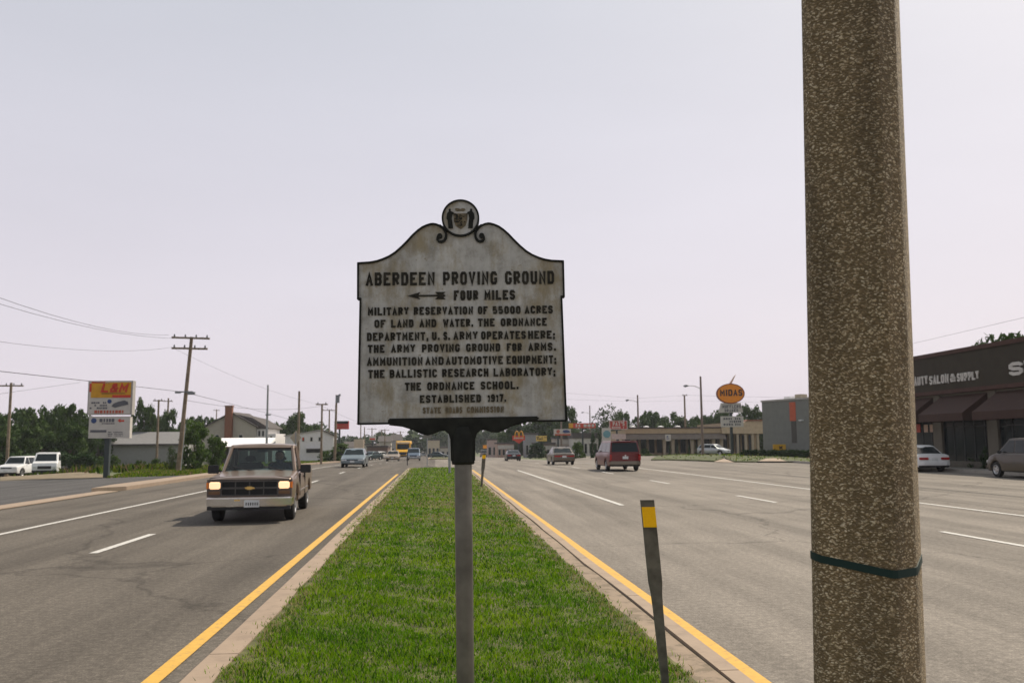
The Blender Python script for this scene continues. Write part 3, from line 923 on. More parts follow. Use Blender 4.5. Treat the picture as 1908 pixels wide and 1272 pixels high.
# seal disc
sc0 = B(565, 170); SR = 87 * BS
disc = MB()
disc.tube([(sc0[0], 0.012, sc0[1]), (sc0[0], -T / 2 - 0.013, sc0[1])], SR - 0.004, 48)
seal = disc.build('seal', 'weathered_marker_paint', mk, smooth=30)
ring = [(sc0[0] + SR * math.cos(a), sc0[1] + SR * math.sin(a)) for a in [2 * math.pi * i / 48 for i in range(48)]]
rim(ring, 0.009, 0.016, -T / 2 - 0.021, True).build('seal_ring', 'marker_black', seal)
sy = -T / 2 - 0.013
def SP(x, y): return (sc0[0] + (x - 722) * SR / 400, sc0[1] - (y - 545) * SR / 400)   # close-up pixel frame of the seal
for s in (-1, 1):
    figs = MB()
    def F_(pts): return [SP(722 + s * (x - 722), y) for x, y in pts]
    polys = [[(960, 330), (985, 350), (980, 385), (955, 392), (935, 372), (938, 345)],
             [(945, 385), (985, 395), (1020, 440), (1035, 560), (1010, 590), (1000, 660), (990, 780), (890, 780), (900, 640), (915, 560), (905, 470), (880, 440), (870, 480), (855, 460), (880, 415)]]
    for k_, p in enumerate(polys):
        figs.prism(F_(p), (0, sy + 0.002, 0), (1, 0, 0), (0, 0, 1), (0, -0.007 - 0.001 * k_, 0))
    figs.build('seal_figure', 'marker_black', seal)

sh = MB()
shield = [(570, 440), (880, 440), (870, 600), (830, 720), (722, 800), (610, 720), (572, 600)]
sh.mi = 0
sh.prism([SP(*p) for p in shield], (0, sy + 0.001, 0), (1, 0, 0), (0, 0, 1), (0, -0.004, 0))
sh.build('seal_shield', 'marker_faded_letter', seal)
q_ = MB(); rr = random.Random(4)
for _ in range(34):
    x, y = rr.uniform(590, 850), rr.uniform(455, 720)
    if y > 620 and abs(x - 722) > (800 - y) * 0.9: continue
    a_ = SP(x, y); an = rr.choice([0.7, -0.7, 0.1, 1.4])
    q_.box((a_[0], sy - 0.0042, a_[1]), (0.009, 0.003 + rr.random() * 0.001, 0.0035), ry=an)
q_.build('seal_quarterings', 'marker_black', seal)['kind'] = 'stuff'
cr = MB()
cr.prism([SP(*p) for p in [(600, 335), (640, 320), (690, 332), (722, 345), (760, 326), (815, 332), (835, 360), (790, 392), (722, 380), (650, 395), (610, 370)]], (0, sy + 0.001, 0), (1, 0, 0), (0, 0, 1), (0, -0.005, 0))
cr.build('seal_crown', 'marker_faded_letter', seal)
# lettering, one part per line, every word at its own place
LET = [
 ([('ABERDEEN', 107, 440), ('PROVING', 476, 740), ('GROUND', 774, 1015)], 425, 487, 12),
 ([('FOUR', 527, 648), ('MILES', 673, 825)], 514, 560, 11),
 ([('MILITARY', 117, 315), ('RESERVATION', 335, 622), ('OF', 641, 693), ('55000', 712, 850), ('ACRES', 866, 1005)], 590, 627, 8.8),
 ([('OF', 148, 205), ('LAND', 227, 338), ('AND', 362, 446), ('WATER.', 474, 622), ('THE', 641, 725), ('ORDNANCE', 750, 975)], 648, 685, 8.8),
 ([('DEPARTMENT,', 113, 408), ('U.', 421, 462), ('S.', 475, 511), ('ARMY', 523, 643), ('OPERATES', 655, 873), ('HERE;', 880, 1013)], 708, 746, 8.8),
 ([('THE', 117, 200), ('ARMY', 227, 345), ('PROVING', 373, 557), ('GROUND', 583, 750), ('FOR', 777, 853), ('ARMS.', 880, 1016)], 765, 802, 8.8),
 ([('AMMUNITION', 113, 380), ('AND', 389, 480), ('AUTOMOTIVE', 486, 762), ('EQUIPMENT;', 775, 1016)], 824, 862, 8.8),
 ([('THE', 119, 200), ('BALLISTIC', 220, 448), ('RESEARCH', 468, 692), ('LABORATORY;', 712, 1011)], 881, 919, 8.8),
 ([('THE', 292, 372), ('ORDNANCE', 397, 625), ('SCHOOL.', 650, 834)], 942, 979, 8.8),
 ([('ESTABLISHED', 362, 655), ('1917.', 682, 774)], 1001, 1037, 8.8),
 ([('STATE', 375, 465), ('ROADS', 483, 566), ('COMMISSION', 583, 762)], 1057, 1085, 7),
]
for i, (wd, ya_, yb_, st) in enumerate(LET):
    for t, a_, b_ in wd:
        p0, p1 = B(a_ + 2, yb_), B(b_ - 2, ya_)
        letters(None, t, p0[0], p1[0], p0[1], p1[1], 0, 0.005, st * BS, O=(0, -T / 2, 0), gap=0.26, to=(mk, 'marker_faded_letter' if i == 10 else 'marker_letter'))
arw = [(308, 537), (368, 520), (360, 533), (453, 533), (440, 520), (490, 520), (478, 528), (490, 537), (478, 546), (490, 554), (440, 554), (453, 541), (360, 541), (368, 554)]
MB().prism([B(*p) for p in arw], (0, -T / 2 + 0.001, 0), (1, 0, 0), (0, 0, 1), (0, -0.006, 0)).build('arrow', 'marker_letter', mk)
# bracket under the board and the collar
br = [(215, 1106), (925, 1106), (925, 1124), (860, 1134), (800, 1150), (760, 1168), (733, 1178), (700, 1176), (672, 1166), (650, 1166), (632, 1180), (624, 1205), (622, 1310), (508, 1310), (506, 1205), (498, 1180), (480, 1166), (458, 1166), (430, 1178), (400, 1186), (372, 1180), (330, 1160), (280, 1144), (215, 1136)]
cl = MB().prism([B(*p) for p in br], (0, 0.030, 0), (1, 0, 0), (0, 0, 1), (0, -0.060, 0))
cl.build('bracket', 'marker_black', mk, bevel=0.006)
zc = B(565, 1310)[1]
mb = MB().tube([(0, 0, B(0, 1150)[1]), (0, 0, B(0, 1200)[1]), (0, 0, zc)], [0.044, 0.060, 0.058], 24)
mb.tube([(0, 0, zc), (0, 0, zc - 0.012)], [0.0605, 0.055], 24)
mb.build('collar', 'marker_black', mk, smooth=40)
MB().tube([(0, 0, -0.1), (0, 0, zc + 0.02)], 0.0445, 24).build('post', 'galvanised', mk, smooth=40)

# ------------------------------------------------------------------ big concrete lamp pole on the right
PD = 2.62
cb = P(1622, 1272, PD); ct = P(1585, 0, PD)
kx = (ct - cb) / (ct.z - cb.z)
def axis(z): return cb + kx * (z - cb.z)
lp = thing('lamp_post', 'thick exposed aggregate concrete post at the right of the median', 'post', (axis(0.1).x, axis(0.1).y, 0.1))
def section(wd, z):
    c = axis(z) - Vector(lp.location)
    h = wd / 2
    a, b_ = h * 0.80, h * 1.0
    pts = [(-a, -b_), (a * 0.82, -b_), (b_ * 1.0, -a * 0.62), (b_ * 1.0, a), (a, b_), (-a, b_), (-b_, a), (-b_, -a)]
    ca, sa = math.cos(R(-34)), math.sin(R(-34))
    out = []
    n = len(pts)
    for i in range(n):                 # soften each arris
        p0, p1, p2 = Vector(pts[i - 1]), Vector(pts[i]), Vector(pts[(i + 1) % n])
        out.append(p1 + (p0 - p1).normalized() * h * 0.06); out.append(p1 + (p2 - p1).normalized() * h * 0.06)
    return [(c.x + p.x * ca - p.y * sa, c.y + p.x * sa + p.y * ca, z - lp.location.z) for p in out]
w_top, w_bot = 180 * PD / FPX, 207 * PD / FPX
zs = [0.0] + [0.1 + 0.35 * i for i in range(1, 26)]
vs = []
for z in zs:
    t = (z - cb.z) / (ct.z - cb.z)
    wd = (w_bot + (w_top - w_bot) * t) * 0.865
    wd = max(0.12, wd)
    vs += section(wd, z)
n = 16
fs = [(i * n + j, i * n + (j + 1) % n, (i + 1) * n + (j + 1) % n, (i + 1) * n + j) for i in range(len(zs) - 1) for j in range(n)]
fs.append(tuple(range(n))[::-1]); fs.append(tuple(range((len(zs) - 1) * n, len(zs) * n)))
MB().add(vs, fs).build('shaft', 'exposed_aggregate', lp, smooth=25)
# strap
zl = P(1610, 1044, PD).z
st_ = MB(); vv = []
sec0 = section((w_bot + (w_top - w_bot) * (zl - cb.z) / (ct.z - cb.z)) * 0.865, zl)
cx = sum(p[0] for p in sec0) / 16; cy = sum(p[1] for p in sec0) / 16
for (h_, g) in ((0.011, 1.018), (-0.011, 1.018), (-0.011, 0.99), (0.011, 0.99)):
    for p in sec0:
        dx, dy = p[0] - cx, p[1] - cy
        u_ = dx / (w_bot / 2)
        sag = 0.024 * u_ * u_ * (1 if u_ < 0 else 0.25) + 0.012 * (dy / (w_bot / 2)) - 0.004
        vv.append((cx + dx * g, cy + dy * g, zl - lp.location.z + h_ + sag))
fs = [(r_ * 16 + j, r_ * 16 + (j + 1) % 16, ((r_ + 1) % 4) * 16 + (j + 1) % 16, ((r_ + 1) % 4) * 16 + j) for r_ in range(4) for j in range(16)]
strap = st_.add(vv, fs).build('strap', 'strap_green', None, smooth=25, loc=tuple(lp.location))
tag(strap, 'dark green strap tied round the thick concrete post', 'strap')

# ------------------------------------------------------------------ delineator posts
def delineator(basept, toppt, label, wtop):
    t = thing('delineator_post', label, 'road marker', tuple(basept), R(-5), group='flexible marker posts on the median')
    top = toppt - basept
    Hh = top.z
    def ax(z): return Vector((top.x * z / Hh, top.y * z / Hh, z))
    vs = []
    rows = [(0, 0.50, 0.45), (0.18, 0.62, 0.40), (0.42, 0.72, 0.36), (0.50, 0.80, 0.30), (0.56, 1.0, 0.16), (0.7, 1.02, 0.14), (0.86, 1.0, 0.14), (1.0, 1.0, 0.14)]
    for (f_, a_, b_) in rows:
        c = ax(Hh * f_)
        wx, wy = wtop / 2 * a_, wtop / 2 * b_
        for (sx, sy_) in ((-1, -0.6), (-0.9, -1), (0.9, -1), (1, -0.6), (1, 0.6), (0.9, 1), (-0.9, 1), (-1, 0.6)):
            vs.append((c.x + sx * wx, c.y + sy_ * wy + 0.01 * (abs(sx) > 0.95), c.z))
    n = 8
    fs = [(i * n + j, i * n + (j + 1) % n, (i + 1) * n + (j + 1) % n, (i + 1) * n + j) for i in range(len(rows) - 1) for j in range(n)]
    fs += [tuple(range(n))[::-1], tuple(range(7 * n, 8 * n))]
    MB().add(vs, fs).build('post', 'post_brown', t, smooth=35)
    c0, c1 = ax(Hh * 0.855), ax(Hh * 0.963)
    wx = wtop / 2 * 0.93
    yy_ = -wtop / 2 * 0.14 - 0.004
    MB().add([(c0.x - wx, c0.y + yy_, c0.z), (c0.x + wx, c0.y + yy_, c0.z), (c1.x + wx, c1.y + yy_, c1.z), (c1.x - wx, c1.y + yy_, c1.z),
              (c0.x - wx, c0.y + yy_ + .003, c0.z), (c0.x + wx, c0.y + yy_ + .003, c0.z), (c1.x + wx, c1.y + yy_ + .003, c1.z), (c1.x - wx, c1.y + yy_ + .003, c1.z)],
             [(0, 1, 2, 3), (7, 6, 5, 4), (0, 4, 5, 1), (1, 5, 6, 2), (2, 6, 7, 3), (3, 7, 4, 0)]).build('reflector', 'reflector_yellow', t)
    return t
d_ = 5.75
bp = P(1241, 1285, d_); bp.z = 0.13
delineator(bp, P(1210, 931, d_), 'large brown marker post with a yellow reflector beside the right kerb', 26.5 * d_ / FPX)
g = G(897, 907, 0.12); dd = (ROT.inverted() @ (Vector((g.x, g.y, g.z)) - Vector((0, 0, CAM_H)))).z * -1
g.z += 0.12
delineator(g, P(903, 845, dd), 'small distant marker post with a yellow reflector, leaning right of the marker post', 0.13)

# ------------------------------------------------------------------ vehicles (front towards local +Y)
def hull(poly, W, bev, taper=None, xcuts=(-.6, -.3, 0, .3, .6), ycut=0.3, mats=('x',), zcuts=(), under=0.55):
    """side profile (y,z) pushed across the width, rounded and then bent into a body shape"""
    bm = bmesh.new()
    a = [bm.verts.new((-W / 2, p[0], p[1])) for p in poly]
    f = bm.faces.new(a)
    r = bmesh.ops.extrude_face_region(bm, geom=[f])
    for g_ in r['geom']:
        if isinstance(g_, bmesh.types.BMVert): g_.co.x = W / 2
    bmesh.ops.recalc_face_normals(bm, faces=bm.faces)
    if bev:
        ed = [e for e in bm.edges if len(e.link_faces) == 2 and e.calc_face_angle(0) > R(50) and abs(e.verts[0].co.x - e.verts[1].co.x) < 1e-4]
        bmesh.ops.bevel(bm, geom=ed, offset=bev, segments=3, profile=0.5, affect='EDGES', clamp_overlap=True)
    bmesh.ops.triangulate(bm, faces=bm.faces)
    def cut(co, no):
        bmesh.ops.bisect_plane(bm, geom=bm.verts[:] + bm.edges[:] + bm.faces[:], plane_co=co, plane_no=no)
    ys = [p[0] for p in poly]; zs = [p[1] for p in poly]
    for x in xcuts: cut((x * W, 0, 0) if abs(x) <= .5 else (math.copysign(W * .42, x), 0, 0), (1, 0, 0))
    y = min(ys) + ycut * 0.4
    while y < max(ys): cut((0, y, 0), (0, 1, 0)); y += ycut
    for z in zcuts: cut((0, 0, z), (0, 0, 1))
    if taper:
        for v in bm.verts: v.co = Vector(taper(v.co.x, v.co.y, v.co.z))
    bm.normal_update()
    me = bpy.data.meshes.new('body')
    for m in mats: me.materials.append(MC[m] if isinstance(m, str) else m)
    for f in bm.faces:
        if len(mats) > 1 and f.normal.z < -0.25 and f.calc_center_median().z < under: f.material_index = 1
        f.smooth = True
    bm.to_mesh(me); bm.free()
    me.set_sharp_from_angle(angle=R(32))
    return me
def arch(yc, r, ra, gc, n=9):
    """bottom-edge points over a wheel, going front (+y) to rear"""
    a0 = math.asin(max(-0.9, min(0.9, (gc - r) / ra)))
    return [(yc + ra * math.cos(a0 + (math.pi - 2 * a0) * i / n), r + ra * math.sin(a0 + (math.pi - 2 * a0) * i / n)) for i in range(n + 1)]
_wheel = {}
def wheel(t, x, y, r, wd=0.21, rim_m='rim'):
    s = 1 if x > 0 else -1
    key = (round(r, 3), wd, s, rim_m)
    if key not in _wheel:
        mb = MB()
        prof = [(0.0, 0.60), (0.0, 0.66), (0.01, 0.92), (0.03, 1.0), (wd - 0.03, 1.0), (wd - 0.01, 0.92), (wd, 0.6)]
        n = 28
        vs = [(-s * px_, r * q_ * math.cos(2 * math.pi * j / n), r * q_ * math.sin(2 * math.pi * j / n)) for px_, q_ in prof for j in range(n)]
        fs = [(i * n + j, i * n + (j + 1) % n, (i + 1) * n + (j + 1) % n, (i + 1) * n + j) for i in range(len(prof) - 1) for j in range(n)]
        fs.append(tuple(range((len(prof) - 1) * n, len(prof) * n)))
        tm = mb.add(vs, fs).mesh('tyre', 'tyre', smooth=40)
        mb = MB()
        prof = [(0.004, 0.64), (-0.004, 0.58), (0.02, 0.52), (0.035, 0.30), (0.012, 0.16), (0.012, 0.0)]
        vs = [(-s * px_, r * q_ * math.cos(2 * math.pi * j / n), r * q_ * math.sin(2 * math.pi * j / n)) for px_, q_ in prof for j in range(n)]
        fs = [(i * n + j, i * n + (j + 1) % n, (i + 1) * n + (j + 1) % n, (i + 1) * n + j) for i in range(len(prof) - 1) for j in range(n)]
        mb.add(vs, fs)
        rm = mb.mesh('rim', rim_m, smooth=40)
        mb = MB()
        for j in range(5):
            a = 2 * math.pi * j / 5
            mb.box((-s * 0.012, r * 0.40 * math.cos(a), r * 0.40 * math.sin(a)), (0.012, r * 0.16, r * 0.10), rx=a)
        dm = mb.mesh('rim_hole', 'dark_trim')
        _wheel[key] = (tm, rm, dm)
    tm, rm, dm = _wheel[key]
    w_ = inst('wheel', tm, t, (x, y, r))
    rr_ = inst('rim', rm, w_)
    inst('rim_hole', dm, w_)
    return w_
def pane(mb, a, b, c, d, off):
    a, b, c, d = map(Vector, (a, b, c, d))
    n = (b - a).cross(d - a).normalized()
    m = [p + n * off for p in (a, b, c, d)]; l = [p - n * 0.02 for p in (a, b, c, d)]
    mb.add(m + l, [(0, 1, 2, 3), (0, 4, 5, 1), (1, 5, 6, 2), (2, 6, 7, 3), (3, 7, 4, 0)])
KIND = {
 'sedan':   dict(L=4.75, W=1.80, H=1.40, r=.31, gc=.20, belt=.90, hood=.70, hf=.66, cowl=1.05, deck=-1.72, dz=.93, rt=-2.32, rz=.86, gf=1.10, tf=.35, tr=-.95, gr=-1.72, ax=(1.45, -1.35)),
 'coupe':   dict(L=4.55, W=1.78, H=1.30, r=.31, gc=.18, belt=.84, hood=.68, hf=.60, cowl=.95, deck=-1.80, dz=.90, rt=-2.22, rz=.84, gf=1.0, tf=.15, tr=-.85, gr=-1.85, ax=(1.4, -1.3)),
 'hatch':   dict(L=4.20, W=1.72, H=1.42, r=.30, gc=.20, belt=.90, hood=.74, hf=.68, cowl=1.0, deck=-2.0, dz=.92, rt=-2.06, rz=.86, gf=1.05, tf=.35, tr=-1.55, gr=-2.0, ax=(1.3, -1.25)),
 'minivan': dict(L=4.95, W=1.95, H=1.74, r=.34, gc=.24, belt=1.06, hood=.92, hf=.80, cowl=1.55, deck=-2.36, dz=1.06, rt=-2.45, rz=1.0, gf=1.60, tf=.75, tr=-2.16, gr=-2.38, ax=(1.6, -1.4)),
 'suv':     dict(L=4.70, W=1.86, H=1.76, r=.37, gc=.30, belt=1.10, hood=1.02, hf=.92, cowl=1.0, deck=-2.24, dz=1.10, rt=-2.33, rz=1.04, gf=1.05, tf=.55, tr=-2.1, gr=-2.26, ax=(1.45, -1.35)),
}
def car(kind, name, label, cat, loc, rz, col, group=None, lower=None, lights=False, front=True, two_tone=None):
    K = KIND[kind]
    L, W, H, r, gc = K['L'], K['W'], K['H'], K['r'], K['gc']
    t = thing(name, label, cat, loc, rz, group)
    hl = L / 2; ra = r + 0.065
    yf, yr = K['ax']
    prof = [(hl - .06, gc + .04), (hl, gc + .22), (hl - .01, K['hf'] - .12), (hl - .10, K['hf']), (K['cowl'] + .5, K['hood'] + .03), (K['cowl'], K['belt']), (0.2, K['belt'] + .015), (K['deck'], K['dz']), (K['rt'], K['rz']), (-hl + .02, .62), (-hl, gc + .28), (-hl + .08, gc + .04)]
    ar = [(yr - (p[0] - yr), p[1]) for p in arch(yr, r, ra, gc + .03)]
    af = [(yf - (p[0] - yf), p[1]) for p in arch(yf, r, ra, gc + .03)]
    prof += ar + af
    def tp(x, y, z):
        f = 1.0
        if y > yf: f *= 1 - 0.10 * ((y - yf) / (hl - yf)) ** 2
        if y < yr: f *= 1 - 0.07 * ((yr - y) / (hl + yr)) ** 2
        f *= 1 - 0.05 * max(0, (0.55 - z) / 0.5) - 0.05 * max(0, (z - .62) / .5)
        dy = 0
        if abs(y) > hl - .25: dy = -0.10 * (abs(x) / (W / 2)) ** 2.5 * (1 if y > 0 else -1)
        zz_ = z + (0.03 * (1 - (2 * x / W) ** 2) if z > K['hf'] - .1 else 0)
        return (x * f, y + dy, zz_)
    me = hull(prof, W, 0.045, tp, mats=(col, 'underbody'), zcuts=(.45, .62, .78))
    inst('body', me, t)
    # greenhouse
    bz, tz = K['belt'] - .03, H - .02
    gf, tf, tr, gr = K['gf'], K['tf'], K['tr'], K['gr']
    Wb = W * 0.90
    tum = 0.19 if kind != 'minivan' else 0.12
    ins = lambda z: 1 - tum * (z - bz) / (tz - bz)
    gp_ = [(gf, bz), (tf, tz - .03), (tf - .25, tz), (tr + .3, tz + .005), (tr, tz - .04), (gr, bz)]
    me = hull(gp_, Wb, 0.03, lambda x, y, z: (x * ins(z), y, z + (0.025 * (1 - (2 * x / Wb) ** 2) if z > tz - .1 else 0)), mats=(col,), ycut=.6, zcuts=((bz + tz) / 2,))
    inst('cabin', me, t)
    def fr(y0, z0, y1, z1, f):  # point along slanted edge
        return (y0 + (y1 - y0) * f, z0 + (z1 - z0) * f)
    h = lambda z: Wb / 2 * ins(z)
    # windscreen and rear window
    for nm, (y0, z0), (y1, z1), s in (('windscreen', (gf, bz), (tf, tz - .03), 1), ('rear_window', (gr, bz), (tr, tz - .04), -1)):
        a = fr(y0, z0, y1, z1, .16 if s > 0 or kind in ('sedan', 'coupe') else .12); b_ = fr(y0, z0, y1, z1, .92)
        mb = MB()
        xa, xb = h(a[1]) - .07, h(b_[1]) - .07
        q4 = [(xa, a[0], a[1]), (-xa, a[0], a[1]), (-xb, b_[0], b_[1]), (xb, b_[0], b_[1])]
        if s < 0: q4 = [q4[1], q4[0], q4[3], q4[2]]
        pane(mb, *q4, .012)
        mb.build(nm, 'car_glass', t)
    # side windows
    lo, hi = bz + .07, tz - .085
    fy_ = lambda z: gf + (tf - gf) * (z - bz) / (tz - .03 - bz)
    ry_ = lambda z: gr + (tr - gr) * (z - bz) / (tz - .04 - bz)
    splits = {'sedan': (.02, -.95), 'coupe': (-.35,), 'hatch': (-.05, -1.0), 'minivan': (.30, -.95), 'suv': (.1, -.85)}[kind]
    for s in (1, -1):
        xs_ = [None] + list(splits) + [None]
        for j in range(len(xs_) - 1):
            f0, f1 = xs_[j], xs_[j + 1]
            yl0 = fy_(lo) - .10 if f0 is None else f0 - .035; yl1 = fy_(hi) - .10 if f0 is None else f0 - .035
            yr0 = ry_(lo) + .14 if f1 is None else f1 + .035; yr1 = ry_(hi) + .12 if f1 is None else f1 + .035
            if yl0 - yr0 < .12: continue
            yr1 = min(yr1, yl1 - .02) if yl1 - yr1 > 0 else yl1 - .02
            mb = MB()
            q4 = [(s * h(lo), yr0, lo), (s * h(lo), yl0, lo), (s * h(hi), yl1, hi), (s * h(hi), yr1, hi)]
            if s < 0: q4 = [q4[1], q4[0], q4[3], q4[2]]
            pane(mb, *q4, .008)
            mb.build('side_window', 'car_glass', t)
    for x in (1, -1):
        for y in (yf, yr):
            wheel(t, x * (W / 2 - .03), y, r)
        MB().box((x * (W / 2 + .04), gf - .45, K['belt'] + .06), (.20, .09, .13)).build('mirror', 'dark_trim' if kind != 'minivan' else 'dark_trim', t, bevel=.03)
    # front
    zf = K['hf'] - .11
    for x in (1, -1):
        MB().box((x * (W / 2 - .30), hl - .07, zf), (.38, .10, .13), rz=-x * .16).build('headlight', 'headlamp_lit' if lights else 'headlamp_off', t, bevel=.02)
        zr_ = K['rz'] - .16
        if kind in ('minivan', 'suv'):
            MB().box((x * (W / 2 - .135), -hl + .075, K['rz'] - .20), (.13, .12, .34), rz=x * .15).build('tail_light', 'red_lens', t, bevel=.02)
        else:
            MB().box((x * (W / 2 - .34), -hl + .06, zr_), (.46, .10, .12), rz=x * .12).build('tail_light', 'red_lens', t, bevel=.02)
    MB().box((0, hl - .045, zf), (W * .46, .08, .11)).build('grille', 'dark_trim', t, bevel=.01)
    lc = lower or col
    bp_ = lambda s, nm: MB().prism([(-W * .47, -.12), (-W * .33, 0.02), (W * .33, 0.02), (W * .47, -.12), (W * .47, -.45), (-W * .47, -.45)], (0, s * (hl + .01), gc + .14), (1, 0, 0), (0, s, 0), (0, 0, .20)).build(nm, lc, t, bevel=.03)
    bp_(1, 'front_bumper'); bp_(-1, 'rear_bumper')
    MB().box((0, hl + .045, gc + .26), (.32, .02, .15)).build('number_plate', 'plate', t)
    MB().box((0, -hl - .0 + (.03 if kind != 'minivan' else -.005), .66 if kind != 'minivan' else .78), (.32, .03, .15)).build('number_plate', 'plate', t)
    return t

def facing(px, py, rz_deg):
    g_ = G(px, py)
    return (g_.x, g_.y, g_.z + 0.004), R(rz_deg)

# ------------------------------------------------------------------ the pickup truck in the left carriageway
P_col = paint('rose_tan', (0.235, 0.172, 0.13), 0.6, 0.33)
gpk = G(464, 968)
pk = thing('pickup_truck', 'rose tan pickup truck with lit headlights driving towards the viewer', 'pickup truck', (gpk.x + 0.13, gpk.y - 0.05, 0.005), R(183.4))
# local origin: ground below the front axle; front = +Y
Wk = 1.90; r = .365; ra = r + .075
def body_taper(x, y, z):
    f = 1.0
    if y > 0.2: f *= 1 - 0.055 * ((y - .2) / .7) ** 2
    f *= 1 - 0.06 * max(0, (.6 - z) / .4) - 0.05 * max(0, (z - .72) / .35)
    dy = -0.07 * (abs(x) / (Wk / 2)) ** 3 if y > .7 else 0
    dz = 0.035 * (1 - (2 * x / Wk) ** 2) if z > .9 else 0
    if z > .9 and y > -0.6 and abs(x) > .62: dz -= 0.01
    return (x * f, y + dy, z + dz)
prof = [(.80, .42), (.86, .50), (.88, .90), (.84, .955), (.70, .985), (-.55, 1.06), (-.75, 1.075), (-2.02, 1.07), (-2.02, .36)]
af = [(-p[0], p[1]) for p in arch(0, r, ra, .37)]
prof += [(-.55, .36)] + [p for p in af] if False else af
inst('body', hull(prof, Wk, .05, body_taper, mats=(P_col, 'underbody'), zcuts=(.5, .62, .74, .88), ycut=.22), pk)
# cab: pillars, roof, glass
bz, tz = 1.05, 1.64
Wc, Wr = 1.68, 1.44
xf = lambda z: (Wc + (Wr - Wc) * (z - bz) / (tz - bz)) / 2
A0, A1, B0, B1 = -.62, -1.12, -1.98, -1.86
def bar(mb, p, q, w1, w2):
    p, q = Vector(p), Vector(q)
    mb.tube([p, q], [w1, w2], 6)
ca = MB()
for s in (1, -1):
    bar(ca, (s * (xf(bz) - .02), A0, bz - .03), (s * (xf(tz) - .02), A1, tz), .050, .042)
    bar(ca, (s * (xf(bz) - .03), B0 + .03, bz - .03), (s * (xf(tz) - .03), B1 + .02, tz), .075, .06)
    ca.tube([(s * (xf(tz) - .02), A1, tz), (s * (xf(tz) - .02), B1, tz)], .040, 6)
    # rear corner quarter
    ca.add([(s * xf(bz), B0, bz - .03), (s * xf(bz), B0 + .22, bz - .03), (s * xf(tz), B1 + .20, tz), (s * xf(tz), B1, tz),
            (s * (xf(bz) - .04), B0, bz - .03), (s * (xf(bz) - .04), B0 + .22, bz - .03), (s * (xf(tz) - .04), B1 + .20, tz), (s * (xf(tz) - .04), B1, tz)],
           [(0, 1, 2, 3), (4, 7, 6, 5), (0, 4, 5, 1), (1, 5, 6, 2), (2, 6, 7, 3), (3, 7, 4, 0)])
ca.b2(-xf(bz) + .05, xf(bz) - .05, B0, B0 + .05, bz - .05, bz + .10)
ca.b2(-xf(tz) + .03, xf(tz) - .03, B1, B1 + .05, tz - .10, tz)
ca.build('cab_pillars', P_col, pk, smooth=50)
rp_ = [(A1 + .05, tz - .02), (A1 - .02, tz + .03), (A1 - .25, tz + .055), (B1 + .2, tz + .05), (B1 - .03, tz + .015), (B1 - .03, tz - .03), (A1 + .03, tz - .035)]
inst('roof', hull(rp_, Wr + .05, .02, lambda x, y, z: (x, y, z + .03 * (1 - (2 * x / Wr) ** 2) if z > tz - .01 else z), mats=(P_col,), ycut=.5), pk)
mb = MB()
z0_, z1_ = bz + .01, tz - .02
pane(mb, (xf(z0_) - .05, A0 + .02, z0_), (-xf(z0_) + .05, A0 + .02, z0_), (-xf(z1_) + .05, A1 + .02, z1_), (xf(z1_) - .05, A1 + .02, z1_), 0.0)
mb.build('windscreen', 'tinted_glass', pk)
mb = MB(); mb.add([(xf(bz + .1) - .06, B0 + .04, bz + .1), (-xf(bz + .1) + .06, B0 + .04, bz + .1), (-xf(tz - .1) + .06, B1 + .03, tz - .1), (xf(tz - .1) - .06, B1 + .03, tz - .1)], [(0, 1, 2, 3)])
mb.build('rear_window', 'tinted_glass', pk)
for s in (1, -1):
    MB().add([(s * (xf(bz) - .01), A0 - .06, bz), (s * (xf(bz) - .01), B0 + .2, bz), (s * (xf(tz) - .01), B1 + .18, tz - .02), (s * (xf(tz) - .01), A1 - .05, tz - .02)], [(0, 1, 2, 3)]).build('side_window', 'tinted_glass', pk)
    # mirror
    MB().box((s * 1.06, -.72, 1.12), (.24, .12, .19)).tube([(s * .84, -.72, 1.06), (s * 1.0, -.72, 1.10)], .025, 8).build('mirror', 'dark_trim', pk, bevel=.03)
# interior
MB().b2(-.70, .70, -1.00, -.60, .90, 1.07).build('dashboard', 'dark_trim', pk, bevel=.03)
for s in (1, -1):
    se = MB().b2(s * .68, s * .06, -1.86, -1.70, .75, 1.26).b2(s * .66, s * .08, -1.80, -1.3, .62, .80)
    se.b2(s * .50, s * .24, -1.80, -1.72, 1.27, 1.42)
    se.build('seat', 'seat_fabric', pk, bevel=.04)
MB().tube([(-.36 + .17 * math.cos(a), -1.08 - .05 * math.sin(a), 1.08 + .15 * math.sin(a)) for a in [2 * math.pi * i / 20 for i in range(21)]], .014, 6, cap=False).build('steering_wheel', 'dark_trim', pk)
MB().box((0, -1.14, tz - .10), (.24, .03, .06)).build('rear_view_mirror', 'dark_trim', pk, bevel=.01)
mb = MB()
mb.tube([(.12, A0 + .07, bz + .03), (.62, A0 - .02, bz + .13)], .010, 5); mb.build('wiper', 'dark_trim', pk)
mb = MB()
mb.tube([(-.55, A0 + .07, bz + .03), (-.08, A0 - .03, bz + .15)], .010, 5); mb.build('wiper', 'dark_trim', pk)
